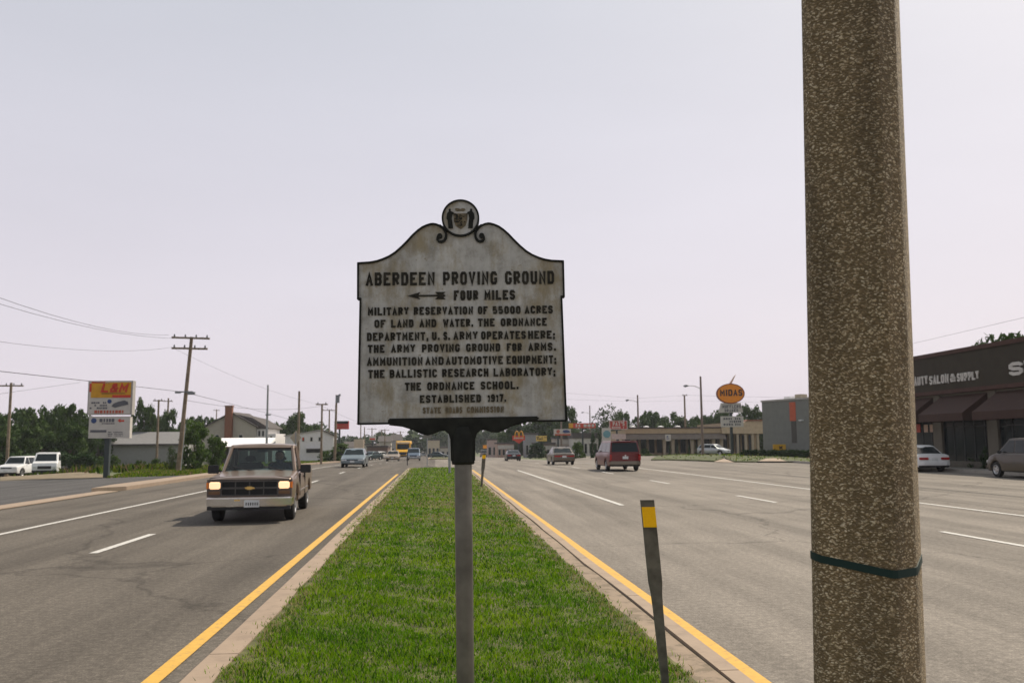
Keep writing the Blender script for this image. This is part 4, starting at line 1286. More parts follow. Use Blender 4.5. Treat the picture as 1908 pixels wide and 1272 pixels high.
# bed
BW = 1.88
bed = [(-2.06, 1.06), (-4.22, 1.06), (-4.24, .52), (-4.14, .48)]
yrw = -3.34
arr = [(yrw - (p[0] - yrw), p[1]) for p in arch(yrw, r, ra, .46)]
sidep = bed + arr + [(-2.06, .46)]
for s in (1, -1):
    mb = MB().prism(sidep, (s * BW / 2, 0, 0), (0, 1, 0), (0, 0, 1), (-s * .09, 0, 0))
    mb.build('bed_side', P_col, pk, bevel=.02)
    MB().b2(s * (BW / 2 + .004), s * (BW / 2 + .016), -2.9, -2.1, .60, .63).build('side_moulding', 'chrome', pk)
    MB().b2(s * (Wk / 2 + .001), s * (Wk / 2 + .014), -1.98, -.48, .60, .63).build('side_moulding', 'chrome', pk)
MB().b2(-BW / 2 + .1, BW / 2 - .1, -4.23, -4.15, .52, 1.05).build('tailgate', P_col, pk, bevel=.015)
MB().b2(-BW / 2 + .1, BW / 2 - .1, -2.13, -2.07, .50, 1.05).b2(-BW / 2 + .1, BW / 2 - .1, -4.15, -2.13, .55, .60).build('bed_floor', P_col, pk)
MB().b2(-.5, .5, -4.0, .3, .30, .46).build('chassis', 'underbody', pk)
for s in (1, -1):
    for y in (0, yrw): wheel(pk, s * (Wk / 2 - .045), y, r, .23)
# front end
yf_ = .885
gr = MB().b2(-.58, .58, yf_ - .05, yf_ + .004, .60, .90)
gr.build('grille', 'underbody', pk)
gb = MB()
gb.b2(-.60, .60, yf_, yf_ + .022, .735, .775)
for x in (-.60, -.30, 0.0, .30, .60): gb.b2(x - .012, x + .012, yf_, yf_ + .016, .60, .90)
for z in (.60, .90): gb.b2(-.61, .61, yf_, yf_ + .018, z - .012, z + .012)
gb.build('grille_bars', mat('grille_bar', (0.07, 0.065, 0.06), .4), pk)
MB().prism([(-.10, .018), (-.055, .018), (-.055, .034), (.055, .034), (.055, .018), (.10, .018), (.085, -.018), (.055, -.018), (.055, -.034), (-.055, -.034), (-.055, -.018), (-.115, -.018)], (0, yf_ + .022, .755), (1, 0, 0), (0, 0, 1), (0, .012, 0)).build('emblem', mat('emblem_gold', (0.75, 0.50, 0.16), .3, .7), pk)
for s in (1, -1): MB().b2(s * .90, s * .60, yf_ - .07, yf_ - .004, .57, .935).build('light_surround', mat('surround', (0.10, 0.078, 0.065), .45), pk)
for s in (1, -1):
    MB().box((s * .735, yf_ - .005, .815), (.235, .05, .155)).build('headlight', 'headlamp_lit', pk, bevel=.02)
    MB().box((s * .885, yf_ - .045, .815), (.060, .09, .155)).build('marker_light', 'amber_lens', pk, bevel=.012)
    MB().box((s * .74, yf_ - .0, .655), (.25, .03, .07)).build('turn_signal', 'amber_lens' if False else mat('dull_amber', (0.16, 0.085, 0.04), .4), pk, bevel=.012)
bm_ = MB().prism([(-.94, -.26), (-.90, -.02), (-.72, .07), (.72, .07), (.90, -.02), (.94, -.26), (.88, -.26), (.84, -.08), (.68, -.02), (-.68, -.02), (-.84, -.08), (-.88, -.26)], (0, .93, .36), (1, 0, 0), (0, 1, 0), (0, 0, .20))
bm_.build('bumper', 'chrome', pk, bevel=.035, smooth=50)
MB().b2(-.88, .88, .80, .93, .29, .37).build('air_dam', 'dark_trim', pk)
npk = MB().box((-.09 + .02, 1.012, .425), (.32, .015, .155)).build('number_plate', 'plate', pk)
mb = MB()
for i in range(6): mb.box((-.07 - .12 + .047 * i, 1.021, .42), (.022, .004, .06))
mb.build('plate_characters', 'dark_trim', npk)['kind'] = 'stuff'
MB().box((.24, 1.0, .50), (.12, .012, .03)).build('bumper_guard', mat('emblem_gold', (0, 0, 0)), pk)
# seams, handle and the small fittings a real truck shows
for s in (1, -1):
    MB().b2(s * (Wk / 2 - .030), s * (Wk / 2 + .004), -1.985, -1.965, .50, 1.05).build('door_seam', 'dark_trim', pk)
    MB().b2(s * (Wk / 2 - .030), s * (Wk / 2 + .004), -.66, -.645, .50, 1.02).build('door_seam', 'dark_trim', pk)
    MB().b2(s * (Wk / 2 - .02), s * (Wk / 2 + .022), -1.86, -1.70, .90, .935).build('door_handle', 'dark_trim', pk)
MB().b2(-.90, .90, yf_ - .03, yf_ + .003, .925, .940).build('bonnet_seam', 'dark_trim', pk)
# driver: one continuous figure grown over a joint skeleton
def person(label, loc, rz):
    J = {'pel': (0, 0, .02, .15), 'waist': (0, .0, .2, .15), 'chest': (0, .02, .40, .17), 'neck': (0, .03, .56, .065), 'head': (0, .06, .70, .105), 'top': (0, .05, .80, .085),
         'sl': (-.19, .02, .47, .075), 'el': (-.27, .20, .30, .05), 'hl': (-.16, .46, .38, .042), 'sr': (.19, .02, .47, .075), 'er': (.27, .20, .30, .05), 'hr': (.16, .46, .38, .042),
         'kl': (-.14, .45, .06, .085), 'fl': (-.15, .62, -.25, .06), 'kr': (.14, .45, .06, .085), 'fr': (.15, .62, -.25, .06)}
    E_ = [('pel', 'waist'), ('waist', 'chest'), ('chest', 'neck'), ('neck', 'head'), ('head', 'top'), ('chest', 'sl'), ('sl', 'el'), ('el', 'hl'), ('chest', 'sr'), ('sr', 'er'), ('er', 'hr'), ('pel', 'kl'), ('kl', 'fl'), ('pel', 'kr'), ('kr', 'fr')]
    ks = list(J)
    me = bpy.data.meshes.new('person')
    me.from_pydata([J[k_][:3] for k_ in ks], [(ks.index(a), ks.index(b_)) for a, b_ in E_], [])
    o = bpy.data.objects.new('person', me); C.objects.link(o)
    me.materials.append(MC['shirt'])
    md = o.modifiers.new('skin', 'SKIN'); md.use_smooth_shade = True
    sv = me.skin_vertices[0].data if me.skin_vertices else None
    if sv is None:
        bm = bmesh.new(); bm.from_mesh(me); bm.verts.layers.skin.verify(); bm.to_mesh(me); bm.free(); sv = me.skin_vertices[0].data
    for i, k_ in enumerate(ks):
        sv[i].radius = (J[k_][3], J[k_][3]); sv[i].use_root = (i == 0)
    sb = o.modifiers.new('sub', 'SUBSURF'); sb.levels = 1; sb.render_levels = 1
    o.location = loc; o.rotation_euler = (0, 0, rz)
    tag(o, label, 'person')
    mb = MB()   # face and hair ride on the body
    hd = MB().tube([(0, .075, .635), (0, .085, .68), (0, .08, .74), (0, .07, .80)], [.06, .095, .10, .07], 12)
    hd.box((0, .185, .705), (.03, .04, .05))
    hd.build('face', 'skin', o, smooth=60)
    MB().tube([(0, .03, .70), (0, .03, .76), (0, .04, .82), (0, .05, .845)], [.108, .118, .09, .04], 12).build('hair', 'dark_trim', o, smooth=60)
    return o
dl = pk.matrix_world if False else None
person('driver in a dark shirt holding the wheel of the rose tan pickup', (gpk.x + .13 + .36 - .095, gpk.y - .05 + 1.62 + .02, .70), R(183.4))

# ------------------------------------------------------------------ trees
def crown_mesh(seed, style='broad', n=2600, leaf=.05, palette=((0.030, 0.060, 0.014), (0.060, 0.095, 0.022))):
    """unit-high crown (base at z=0): leaf-sized faces gathered in clumps"""
    r_ = np.random.default_rng(seed)
    cl = []
    nc = 60
    for i in range(nc):
        if style == 'broad':
            a = r_.uniform(0, 2 * np.pi); z = r_.uniform(.08, .95); rad = .46 * np.sqrt(max(0.02, 1 - ((z - .48) / .56) ** 2)) * r_.uniform(.35, 1.0)
        elif style == 'cone':
            a = r_.uniform(0, 2 * np.pi); z = r_.uniform(.02, .96); rad = .30 * (1 - z) * r_.uniform(.3, 1.0) + .01
        else:                       # bush, down to the ground
            a = r_.uniform(0, 2 * np.pi); z = r_.uniform(.02, .85); rad = .55 * np.sqrt(max(0.02, 1 - (z / .95) ** 2)) * r_.uniform(.3, 1.0)
        cl.append((rad * np.cos(a), rad * np.sin(a), z, r_.uniform(.09, .18) * (0.6 if style == 'cone' else 1), r_.uniform(0, 1)))
    cl = np.array(cl)
    idx = r_.integers(0, nc, n)
    d = r_.normal(0, 1, (n, 3)); d /= np.linalg.norm(d, axis=1)[:, None]
    p = cl[idx, :3] + d * cl[idx, 3:4] * r_.uniform(.55, 1.05, (n, 1)) * np.array([1, 1, .8])
    p[:, 2] = np.maximum(p[:, 2], 0.005)
    nrm = d + r_.normal(0, .6, (n, 3)); nrm /= np.linalg.norm(nrm, axis=1)[:, None]
    u = np.cross(nrm, r_.normal(0, 1, (n, 3))); u /= np.linalg.norm(u, axis=1)[:, None]
    v = np.cross(nrm, u)
    s = leaf * r_.uniform(.5, 1.2, (n, 1))
    q4 = np.stack([p - u * s, p + v * s * .55, p + u * s, p - v * s * .55], 1)
    me = bpy.data.meshes.new('crown')
    me.vertices.add(n * 4); me.vertices.foreach_set('co', q4.reshape(-1).astype(np.float32))
    me.loops.add(n * 4); me.loops.foreach_set('vertex_index', np.arange(n * 4, dtype=np.int32))
    me.polygons.add(n); me.polygons.foreach_set('loop_start', np.arange(n, dtype=np.int32) * 4)
    a, b_ = np.array(palette[0]), np.array(palette[1])
    t = np.clip(cl[idx, 4] * .7 + r_.uniform(-.1, .4, n), 0, 1)[:, None]
    c = np.ones((n, 4, 4), np.float32); c[:, :, :3] = (a * (1 - t) + b_ * t)[:, None, :]
    at = me.color_attributes.new('tint', 'FLOAT_COLOR', 'POINT'); at.data.foreach_set('color', c.reshape(-1))
    me.update(calc_edges=True)
    me.materials.append(MC['leaf'])
    return me
def trunk_mesh(seed, h=.5, r=.028):
    rr = random.Random(seed)
    mb = MB()
    pts = [(0, 0, -.03), (rr.uniform(-.01, .01), rr.uniform(-.01, .01), h * .5), (rr.uniform(-.03, .03), rr.uniform(-.03, .03), h), (rr.uniform(-.03, .03), 0, h + .3)]
    mb.tube(pts, [r, r * .8, r * .55, r * .15], 8)
    for i in range(6):
        a = 2 * math.pi * i / 6 + rr.uniform(-.4, .4); z = h * rr.uniform(.55, 1.1)
        mb.tube([(0, 0, z), (.14 * math.cos(a), .14 * math.sin(a), z + .13), (.30 * math.cos(a), .30 * math.sin(a), z + .26)], [r * .5, r * .3, r * .1], 6)
    return mb.mesh('trunk', 'bark', smooth=50)
BROAD = [crown_mesh(50 + i, 'broad', 4200, .045) for i in range(5)]
OPEN_ = [crown_mesh(70 + i, 'broad', 1300, .045, ((0.035, 0.06, 0.02), (0.07, 0.09, 0.035))) for i in range(2)]
LIME = [crown_mesh(80 + i, 'broad', 2600, .05, ((0.045, 0.085, 0.018), (0.085, 0.13, 0.03))) for i in range(3)]
CONE = [crown_mesh(90 + i, 'cone', 2200, .04, ((0.018, 0.042, 0.014), (0.035, 0.07, 0.02))) for i in range(2)]
BUSH = [crown_mesh(100 + i, 'bush', 2200, .06, ((0.04, 0.075, 0.016), (0.075, 0.115, 0.025))) for i in range(4)]
DBUSH = [crown_mesh(110 + i, 'bush', 2200, .06, ((0.018, 0.04, 0.012), (0.035, 0.065, 0.018))) for i in range(2)]
TRUNK = [trunk_mesh(i) for i in range(4)]
tc_ = [0]
def tree(px, top, d, wpx, label, protos=BROAD, group=None, name='tree', clear=.12, cat='tree'):
    """tree standing in picture column px at depth d, its top seen at row top, its crown wpx wide"""
    g_ = A(px, d); ht = Z(px, top, d) - g_.z
    wd = wpx * d / FPX
    tc_[0] += 1
    i = tc_[0]
    t = thing(name, label, cat, tuple(g_), R(67 * i), group)
    ch = ht * (1 - clear)
    inst('crown', protos[i % len(protos)], t, (0, 0, ht * clear), 0, (wd / .98, wd / .98, ch))
    if protos not in (BUSH, DBUSH):
        inst('trunk', TRUNK[i % 4], t, (0, 0, 0), 0, (min(ht, wd * 1.2), min(ht, wd * 1.2), ht * .9))
    return t
GL1 = 'trees of the wood behind the car lot on the left'
ORD = ['first', 'second', 'third', 'fourth', 'fifth', 'sixth', 'seventh', 'eighth', 'ninth', 'tenth', 'eleventh', 'twelfth']
def ordered(lst, fmt): return [(p, fmt % ORD[i]) for i, p in enumerate(sorted(lst))]
for (px, top, d, wpx), lb in ordered([(-20, 762, 92, 80), (14, 770, 95, 66), (55, 760, 100, 74), (92, 758, 105, 60), (128, 754, 98, 54), (158, 770, 105, 60), (30, 792, 86, 60), (80, 796, 88, 66), (132, 792, 90, 60), (2, 800, 84, 70), (185, 790, 112, 60)], '%s tree from the left in the dense wood behind the parked white vehicles'):
    tree(px, top, d, wpx, lb, group=GL1, clear=.06)
for (px, top, d, wpx), lb in ordered([(5, 838, 80, 60), (60, 842, 82, 60), (110, 838, 84, 60), (155, 840, 84, 54)], '%s low shrub from the left at the foot of the left wood'):
    tree(px, top, d, wpx, lb, DBUSH, 'undergrowth shrubs below the left wood', 'shrub', 0.0, 'shrub')
tree(268, 741, 118, 48, 'tall round dark tree rising right behind the yellow and white pole sign', clear=.05)
tree(313, 765, 128, 40, 'dark tree behind the grey shed, just left of the leaning utility pole', clear=.05)
tree(292, 776, 132, 34, 'smaller dark tree behind the shed between the tall round tree and the leaning pole', clear=.05)
tree(362, 786, 62, 58, 'bright green young tree just right of the leaning utility pole', LIME, clear=.02)
tree(402, 812, 64, 40, 'small leafy green tree half hidden behind the pickup truck cab', LIME, clear=.02)
tree(322, 828, 60, 22, 'thin low sapling touching the left side of the leaning utility pole', OPEN_, clear=.05)
for (px, top, d, wpx), lb in ordered([(395, 778, 165, 44), (365, 776, 165, 40), (345, 782, 170, 40)], '%s distant tree left to right between the leaning pole and the chimney house'):
    tree(px, top, d, wpx, lb, group='distant trees left of the chimney house')
tree(486, 782, 152, 40, 'tree whose top shows just over the right end of the chimney house roof', clear=.05)
tree(520, 786, 150, 44, 'tree between the chimney house and the white gabled building, left one')
tree(556, 770, 148, 56, 'tallest tree behind the white gabled building, around the bare pole')
tree(582, 790, 158, 40, 'tree top showing over the left roof slope of the white gabled building')
tree(633, 824, 112, 56, 'wide bright green bush beside the road behind the silver oncoming car', BUSH, name='bush', clear=0, cat='bush')
tree(605, 838, 116, 24, 'low bush at the foot of the crossarm pole near the white gabled building', BUSH, name='bush', clear=0, cat='bush')
for j, (px, top, d, wpx, lb) in enumerate([(185, 848, 92, 26, 'round green bush left of the pole of the yellow and white sign'), (215, 846, 94, 26, 'round green bush right of the pole of the yellow and white sign'), (262, 856, 90, 24, 'low bush in front of the grey shed door end'), (292, 852, 88, 18, 'bush at the foot of the thin pole before the grey shed')]):
    tree(px, top, d, wpx, lb, BUSH, name='bush', clear=0, cat='bush')
# right
tree(1058, 756, 175, 40, 'tall dark tree whose top shows beside the right edge of the marker board', clear=.02)
for (px, top, d, wpx), lb in ordered([(938, 800, 205, 30), (962, 786, 200, 46), (990, 778, 200, 50), (1020, 772, 200, 54), (1042, 778, 195, 44)], '%s dark tree from the left in the group behind the fast food signs'):
    tree(px, top, d, wpx, lb, group='dark trees behind the fast food sign', clear=.02)
tree(1133, 753, 160, 56, 'open crowned tree with sky showing through, left of the small red sign', OPEN_, clear=.25)
tree(1162, 768, 165, 44, 'leafy tree directly behind the red sign over the minivan', clear=.05)
for (px, top, d, wpx), lb in ordered([(1196, 776, 170, 44), (1215, 766, 172, 50), (1250, 767, 175, 62), (1282, 778, 175, 50), (1312, 774, 170, 56), (1342, 762, 165, 60), (1372, 770, 165, 50), (1402, 756, 150, 46), (1432, 760, 150, 40), (1235, 786, 165, 44), (1295, 786, 165, 44)], '%s tree from the left in the row above the strip mall roof'):
    tree(px, top, d, wpx, lb, group='trees behind the strip mall', clear=.02)
tree(1105, 806, 112, 28, 'dark conical evergreen left of the red minivan', CONE, clear=.0)
tree(1118, 816, 116, 22, 'second dark evergreen, close against the minivan mirror', CONE, clear=.0)
tree(1075, 821, 118, 26, 'bright green bush behind the grey pole and the tan sedan', BUSH, name='bush', clear=0, cat='bush')
tree(1003, 822, 150, 34, 'dark green tree behind the black car and the dark blue car', DBUSH, name='bush', clear=0, cat='bush')
tree(1202, 834, 118, 16, 'clipped dark round bush left of the strip mall columns', DBUSH, name='bush', clear=0, cat='bush')
for j, (px, top, d, wpx) in enumerate([(1192, 846, 108, 20), (1208, 845, 107, 20), (1222, 847, 106, 16)]):
    tree(px, top, d, wpx, '%s low yellow green shrub from the left, before the strip mall' % ORD[j], LIME, 'low yellow green shrubs before the strip mall', 'shrub', 0, 'shrub')
for j, (px, d) in enumerate([(1248, 124), (1262, 124), (1283, 124), (1297, 124)]):
    tree(px, 829, d, 9, '%s slim upright evergreen from the left between the strip mall columns' % ORD[j], CONE, 'slim evergreens between the strip mall columns', 'shrub', 0, 'shrub')
for j in range(9):
    tree(1345 + j * 17 + 45, 836, 84.5 - j * 1.25, 26, '%s clipped shrub from the left in the hedge before the grey building' % ORD[j], DBUSH, 'hedge shrubs before the grey building', 'shrub', 0, 'shrub')
tree(1893, 622, 62, 150, 'big green tree showing over the left part of the brown shop roof', clear=.1)
tree(1962, 600, 60, 190, 'big green tree over the brown shop roof at the right edge of the photo', clear=.1)
tree(1822, 846, 49, 40, 'dark shrub in front of the second shop window under the middle awning', DBUSH, name='shrub', clear=0, cat='shrub')
tree(1844, 828, 47.5, 36, 'dark shrub by the pier right of the middle awning', DBUSH, name='shrub', clear=0, cat='shrub')
tree(1758, 846, 53, 26, 'dark shrub between the white car and the pale pier', DBUSH, name='shrub', clear=0, cat='shrub')
# far wood on the horizon: a mass nobody could count
def wood(name, label, spots, seed):
    r_ = np.random.default_rng(seed)
    P_, U_, V_ = [], [], []
    for px, top, d, wpx in spots:
        g_ = A(px, d); ht = Z(px, top, d) - g_.z; wd = wpx * d / FPX
        n = 420
        nc = 12
        c = np.stack([r_.uniform(-.5, .5, nc) * wd, r_.uniform(-.4, .4, nc) * wd, r_.uniform(.25, .92, nc) * ht], 1)
        k_ = r_.integers(0, nc, n)
        dd = r_.normal(0, 1, (n, 3)); dd /= np.linalg.norm(dd, axis=1)[:, None]
        p = c[k_] + dd * np.array([wd * .26, wd * .26, ht * .17])
        p += np.array(g_)
        P_.append(p)
    p = np.concatenate(P_); n = len(p)
    u = r_.normal(0, 1, (n, 3)); u /= np.linalg.norm(u, axis=1)[:, None]
    v = np.cross(u, r_.normal(0, 1, (n, 3))); v /= np.linalg.norm(v, axis=1)[:, None]
    s = r_.uniform(.4, 1.1, (n, 1))
    q4 = np.stack([p - u * s, p + v * s * .7, p + u * s, p - v * s * .7], 1)
    me = bpy.data.meshes.new(name)
    me.vertices.add(n * 4); me.vertices.foreach_set('co', q4.reshape(-1).astype(np.float32))
    me.loops.add(n * 4); me.loops.foreach_set('vertex_index', np.arange(n * 4, dtype=np.int32))
    me.polygons.add(n); me.polygons.foreach_set('loop_start', np.arange(n, dtype=np.int32) * 4)
    t = r_.uniform(0, 1, (n, 1))
    c = np.ones((n, 4, 4), np.float32); c[:, :, :3] = (np.array((0.03, 0.055, 0.02)) * (1 - t) + np.array((0.06, 0.085, 0.03)) * t)[:, None, :]
    at = me.color_attributes.new('tint', 'FLOAT_COLOR', 'POINT'); at.data.foreach_set('color', c.reshape(-1))
    me.update(calc_edges=True); me.materials.append(MC['leaf'])
    o = bpy.data.objects.new(name, me); C.objects.link(o)
    return tag(o, label, 'wood', kind='stuff')
rr = random.Random(9)
spots = []
for i in range(150):
    px = -250 + i * 16 + rr.uniform(-8, 8)
    d = rr.uniform(300, 430)
    top = 806 + 5 * math.sin(px * .021) + rr.uniform(-5, 6)
    if 640 < px < 780: top += 4
    if px > 880: top -= 8 + 6 * math.sin(px * .013)
    if px < 600: top -= 8
    spots.append((px, top, d, rr.uniform(30, 52)))
wood('distant_wood', 'hazy wooded skyline closing the view at the far end of the highway', spots, 31)

# ------------------------------------------------------------------ poles and wires
def pole(px, base_d, top, label, wpx=6.5, name='utility_pole', cat='pole', lean=0, arms=(), group=None, extra=None, m='pole_wood', base=None, taper=.7):
    g_ = A(px, base_d) if base is None else base
    tp = P(px + lean, top, base_d)
    off = Vector((tp.x - g_.x, 0, tp.z - g_.z))
    t = thing(name, label, cat, tuple(g_), 0, group)
    r0 = wpx * base_d / FPX / 2
    MB().tube([(0, 0, -.3), tuple(off)], [r0, r0 * taper], 10).build('shaft', m, t, smooth=50)
    for (row, half, tilt) in arms:      # row px, half width px
        f = (Z(px, row, base_d) - g_.z) / off.z
        c = off * f
        hw = half * base_d / FPX
        a = Vector((c.x - hw, -r0 * 1.3, c.z + tilt * hw)); b_ = Vector((c.x + hw, -r0 * 1.3, c.z - tilt * hw))
        MB().box(((a + b_) / 2), (2 * hw, .10, .12), ry=tilt).build('crossarm', m, t)
        n_ins = 4 if half > 12 else 2
        for i in range(n_ins):
            q_ = a + (b_ - a) * ((i + .25) / (n_ins - .5))
            MB().tube([(q_.x, q_.y, q_.z + .05), (q_.x, q_.y, q_.z + .14), (q_.x, q_.y, q_.z + .24)], [.05, .06, .03], 8).build('insulator', 'insulator', t)
    return t, off, r0
gpl = G(331, 878)
dpl = -(ROT.inverted() @ (gpl - Vector((0, 0, CAM_H)))).z
t, off, r0 = pole(331, dpl, 624, 'tall wooden utility pole with two crossarms leaning to the right on the left verge', 8.8, lean=18, arms=[(627, 35, .03), (647, 33, .02)], base=gpl)
lampz = (Z(345, 729, dpl) - gpl.z); f = lampz / off.z
MB().box((off.x * f, -.2, lampz), (1.0, .08, .08)).box((off.x * f - .45, -.2, lampz - .04), (.35, .16, .12)).box((off.x * f + .42, -.25, lampz - .1), (.45, .22, .18)).build('switch_gear', 'insulator', t)
MB().tube([(r0 + .06, -.1, 0), (r0 + off.x * .35 + .06, -.1, off.z * .35)], .03, 6).build('conduit', 'galvanised_dull', t)
pole(15, 78, 712, 'utility pole with a single crossarm at the far left edge of the photo', 6.5, arms=[(718, 24, .0)])
pole(293, 104, 744, 'short utility pole carrying a transformer in front of the grey shed', 5.0, arms=[(746, 9, 0)])[0]
tr_ = children(C.objects[-1].parent)[0].parent if False else None
pole(311, 138, 741, 'pole standing behind the grey shed, beside the dark trees', 4.2, arms=[(747, 9, 0)])
t, off, r0 = pole(497, 92, 716, 'bare pole rising in front of the right end of the chimney house', 5.2, m='galvanised_dull', taper=.6)
MB().box((0.1, -.15, off.z * .62), (.55, .15, .12)).build('switch_gear', 'insulator', t)
pole(556, 84, 728, 'bare wooden pole standing just right of the back of the diamond road sign', 5.4, arms=[])
pole(599, 88, 752, 'dark utility pole with one wide crossarm left of the red and black sign', 4.6, arms=[(753, 11, 0)])
t, off, r0 = pole(613, 150, 763, 'thin pole between the crossarm pole and the pole with the round transformer', 3.4, arms=[(764, 13, 0)])
t, off, r0 = pole(624, 110, 735, 'pole with a bulky transformer at its top beside the red and black sign', 5.2, lean=2)
MB().tube([(off.x + .15, -.2, off.z - 1.0), (off.x + .15, -.2, off.z - .1)], .26, 12).tube([(off.x - .05, -.1, off.z - .2), (off.x + .5, -.1, off.z + .02)], [.05, .16], 8).build('transformer', 'insulator', t)
G2 = 'small distant utility poles lining the highway'
pn = [0]
for px, d, top, half in [(402, 210, 762, 6), (672, 190, 787, 9), (679, 230, 795, 0), (693, 260, 797, 9), (711, 300, 800, 6), (717, 240, 799, 8), (733, 320, 805, 6), (746, 280, 803, 7), (880, 300, 796, 0), (921, 310, 800, 5)]:
    pn[0] += 1
    pole(px, d, top, '%s thin distant utility pole counted from the chimney of the tan house rightwards' % ORD[pn[0] - 1], 2.6, arms=[(top + 2, half, 0)] if half else [], group=G2)
# right hand poles
pole(1278, 150, 735, 'wooden pole rising behind the roof of the tan strip mall', 4.4, arms=[(736, 5, 0)])
def street_light(px, d, top, armrow, armlen, label, wpx=5.0):
    g_ = A(px, d); t = thing('street_light', label, 'street light', tuple(g_), 0, 'street lights along the right side of the highway')
    h_ = Z(px, top, d) - g_.z
    r0 = wpx * d / FPX / 2
    MB().tube([(0, 0, -.1), (0, 0, h_)], [r0, r0 * .62], 12).build('shaft', 'pole_brown', t, smooth=50)
    ar = Z(px, armrow, d) - g_.z; al = armlen * d / FPX
    pts = [(-.0, 0, ar - .35 * al / 2.2), (-al * .35, -.05, ar - .02), (-al * .8, -.1, ar + .04)]
    MB().tube(pts, [.045, .04, .035], 8).build('arm', 'galvanised_dull', t, smooth=50)
    lh = MB().tube([(-al * .72, -.1, ar + .04), (-al * .82, -.1, ar + .03), (-al * .93, -.1, ar - .02), (-al * 1.02, -.1, ar + .0)], [.06, .13, .15, .05], 10)
    lh.build('lamp_head', 'insulator', t, smooth=50)
    return t
mat('pole_brown', (0.17, 0.13, 0.105), .7, var=.2)
street_light(1309, 104, 700, 718, 33, 'tall brown street light on the green verge before the strip mall', 5.6)
street_light(1190, 138, 735, 745, 23, 'street light rising behind the left end of the strip mall roof', 4.4)
street_light(1100, 200, 755, 768, 16, 'thin far street light beside the open crowned tree', 3.0)
street_light(1046, 150, 776, 781, 14, 'pale grey street light behind the tan sedan, cut by the marker board edge', 4.6)
# wires
def wire(pts, label, rad, name='overhead_wire', sag=.0):
    out = []
    for i in range(len(pts) - 1):
        a, b_ = pts[i], pts[i + 1]
        for j in range(10):
            f = j / 10
            p = a.lerp(b_, f); p.z -= sag * 4 * f * (1 - f); out.append(p)
    out.append(pts[-1])
    o = MB().tube(out, rad, 5).build(name, 'wire')
    return tag(o, label, 'wire')
wire([P(-140, 676, 30), P(160, 709, 45), P(342, 730, dpl), P(497, 769, 92), P(556, 786, 100)], 'thick overhead cable running from the far left past the leaning pole to the bare pole', .015)
wire([P(-120, 510, 26), P(314, 624, dpl)], 'thin wire sloping down to the left end of the upper crossarm of the leaning pole', .009, sag=.5)
wire([P(-120, 528, 26), P(380, 628, dpl)], 'thin wire sloping down to the right end of the upper crossarm of the leaning pole', .008, sag=.6)
wire([P(-120, 618, 28), P(320, 647, dpl), P(590, 752, 88)], 'thin wire from the lower crossarm of the leaning pole to the crossarm pole', .007, sag=.4)
wire([P(-60, 742, 60), P(150, 712, 90)], 'faint wire rising behind the yellow and white sign towards the left', .012)
wire([P(345, 745, dpl + 3), P(600, 756, 89), P(700, 792, 230)], 'faint wire joining the poles along the left carriageway', .012, sag=.5)
wire([P(1000, 728, 130), P(1190, 742, 138), P(1278, 736, 150), P(1520, 742, 120)], 'upper faint wire crossing the sky behind the orange oval sign', .012)
wire([P(1000, 742, 130), P(1190, 748, 138), P(1278, 746, 150), P(1520, 752, 120)], 'lower faint wire crossing the sky above the strip mall trees', .010)
wire([P(1560, 652, 60), P(1700, 640, 45), P(2000, 570, 30)], 'faint wire sloping up to the right above the brown shop roof', .006)

# ------------------------------------------------------------------ signs
def bars(mb, x0, x1, z0, z1, y, rows, seed, fill=.62, d_=.012):
    """rows of small raised strokes: lettering too far off to be read"""
    rr = random.Random(seed)
    rh = (z1 - z0) / rows
    for r_ in range(rows):
        x = x0 + rr.uniform(0, .08) * (x1 - x0)
        while x < x1 - .05:
            wdt = rr.uniform(.35, .8) * rh
            if rr.random() < .85 and x + wdt < x1:
                mb.box((x + wdt / 2, y - d_ / 2, z0 + (r_ + .5) * rh), (wdt, d_, rh * fill))
            x += wdt + rr.uniform(.12, .35) * rh
    return mb
mat('sign_yellow', (0.55, 0.27, 0.012), .45); mat('sign_red', (0.50, 0.045, 0.02), .45); mat('sign_white', (0.48, 0.45, 0.40), .5, var=.08)
mat('sign_black', (0.02, 0.02, 0.022), .5); mat('sign_orange', (0.72, 0.24, 0.015), .4, var=.04); mat('sign_blue', (0.03, 0.06, 0.16), .4); mat('sign_teal', (0.12, 0.26, 0.28), .5)
mat('sign_grey_text', (0.10, 0.10, 0.11), .5); mat('sign_frame', (0.34, 0.32, 0.29), .5); mat('post_dark', (0.035, 0.045, 0.045), .5); mat('faded_red', (0.40, 0.09, 0.05), .5)
g_ = G(201, 889)
d = -(ROT.inverted() @ (g_ - Vector((0, 0, CAM_H)))).z
S = d / FPX
t = thing('pole_sign', 'tall pole sign with a yellow and red panel over white panels beside the car lot', 'sign', (g_.x - .12, g_.y, g_.z), R(-3))
zz = lambda row: Z(201, row, d) - g_.z
xx_ = lambda px: (px - 201) * S
MB().b2(-.13, .13, -.02, .22, -.2, zz(815)).build('post', 'post_dark', t)
cab = MB().b2(xx_(163), xx_(246), -.10, .28, zz(772), zz(708)).build('upper_cabinet', 'sign_frame', t)
MB().b2(xx_(165), xx_(243), -.125, -.102, zz(771), zz(709.5)).build('white_panel', 'sign_white', cab)
MB().b2(xx_(169), xx_(243), -.14, -.127, zz(740), zz(711)).build('yellow_panel', 'sign_yellow', cab)
MB().b2(xx_(166), xx_(170), -.145, -.127, zz(729), zz(713)).b2(xx_(170), xx_(195), -.15, -.141, zz(712.5), zz(709.8)).b2(xx_(209), xx_(243), -.152, -.141, zz(740), zz(735)).build('red_bar', 'sign_red', cab)
letters(None, 'L&M', xx_(187), xx_(235), zz(730), zz(713), 0, .03, .105, O=(0, -.141, 0), slant=.28, gap=.22, to=(cab, 'sign_red'))
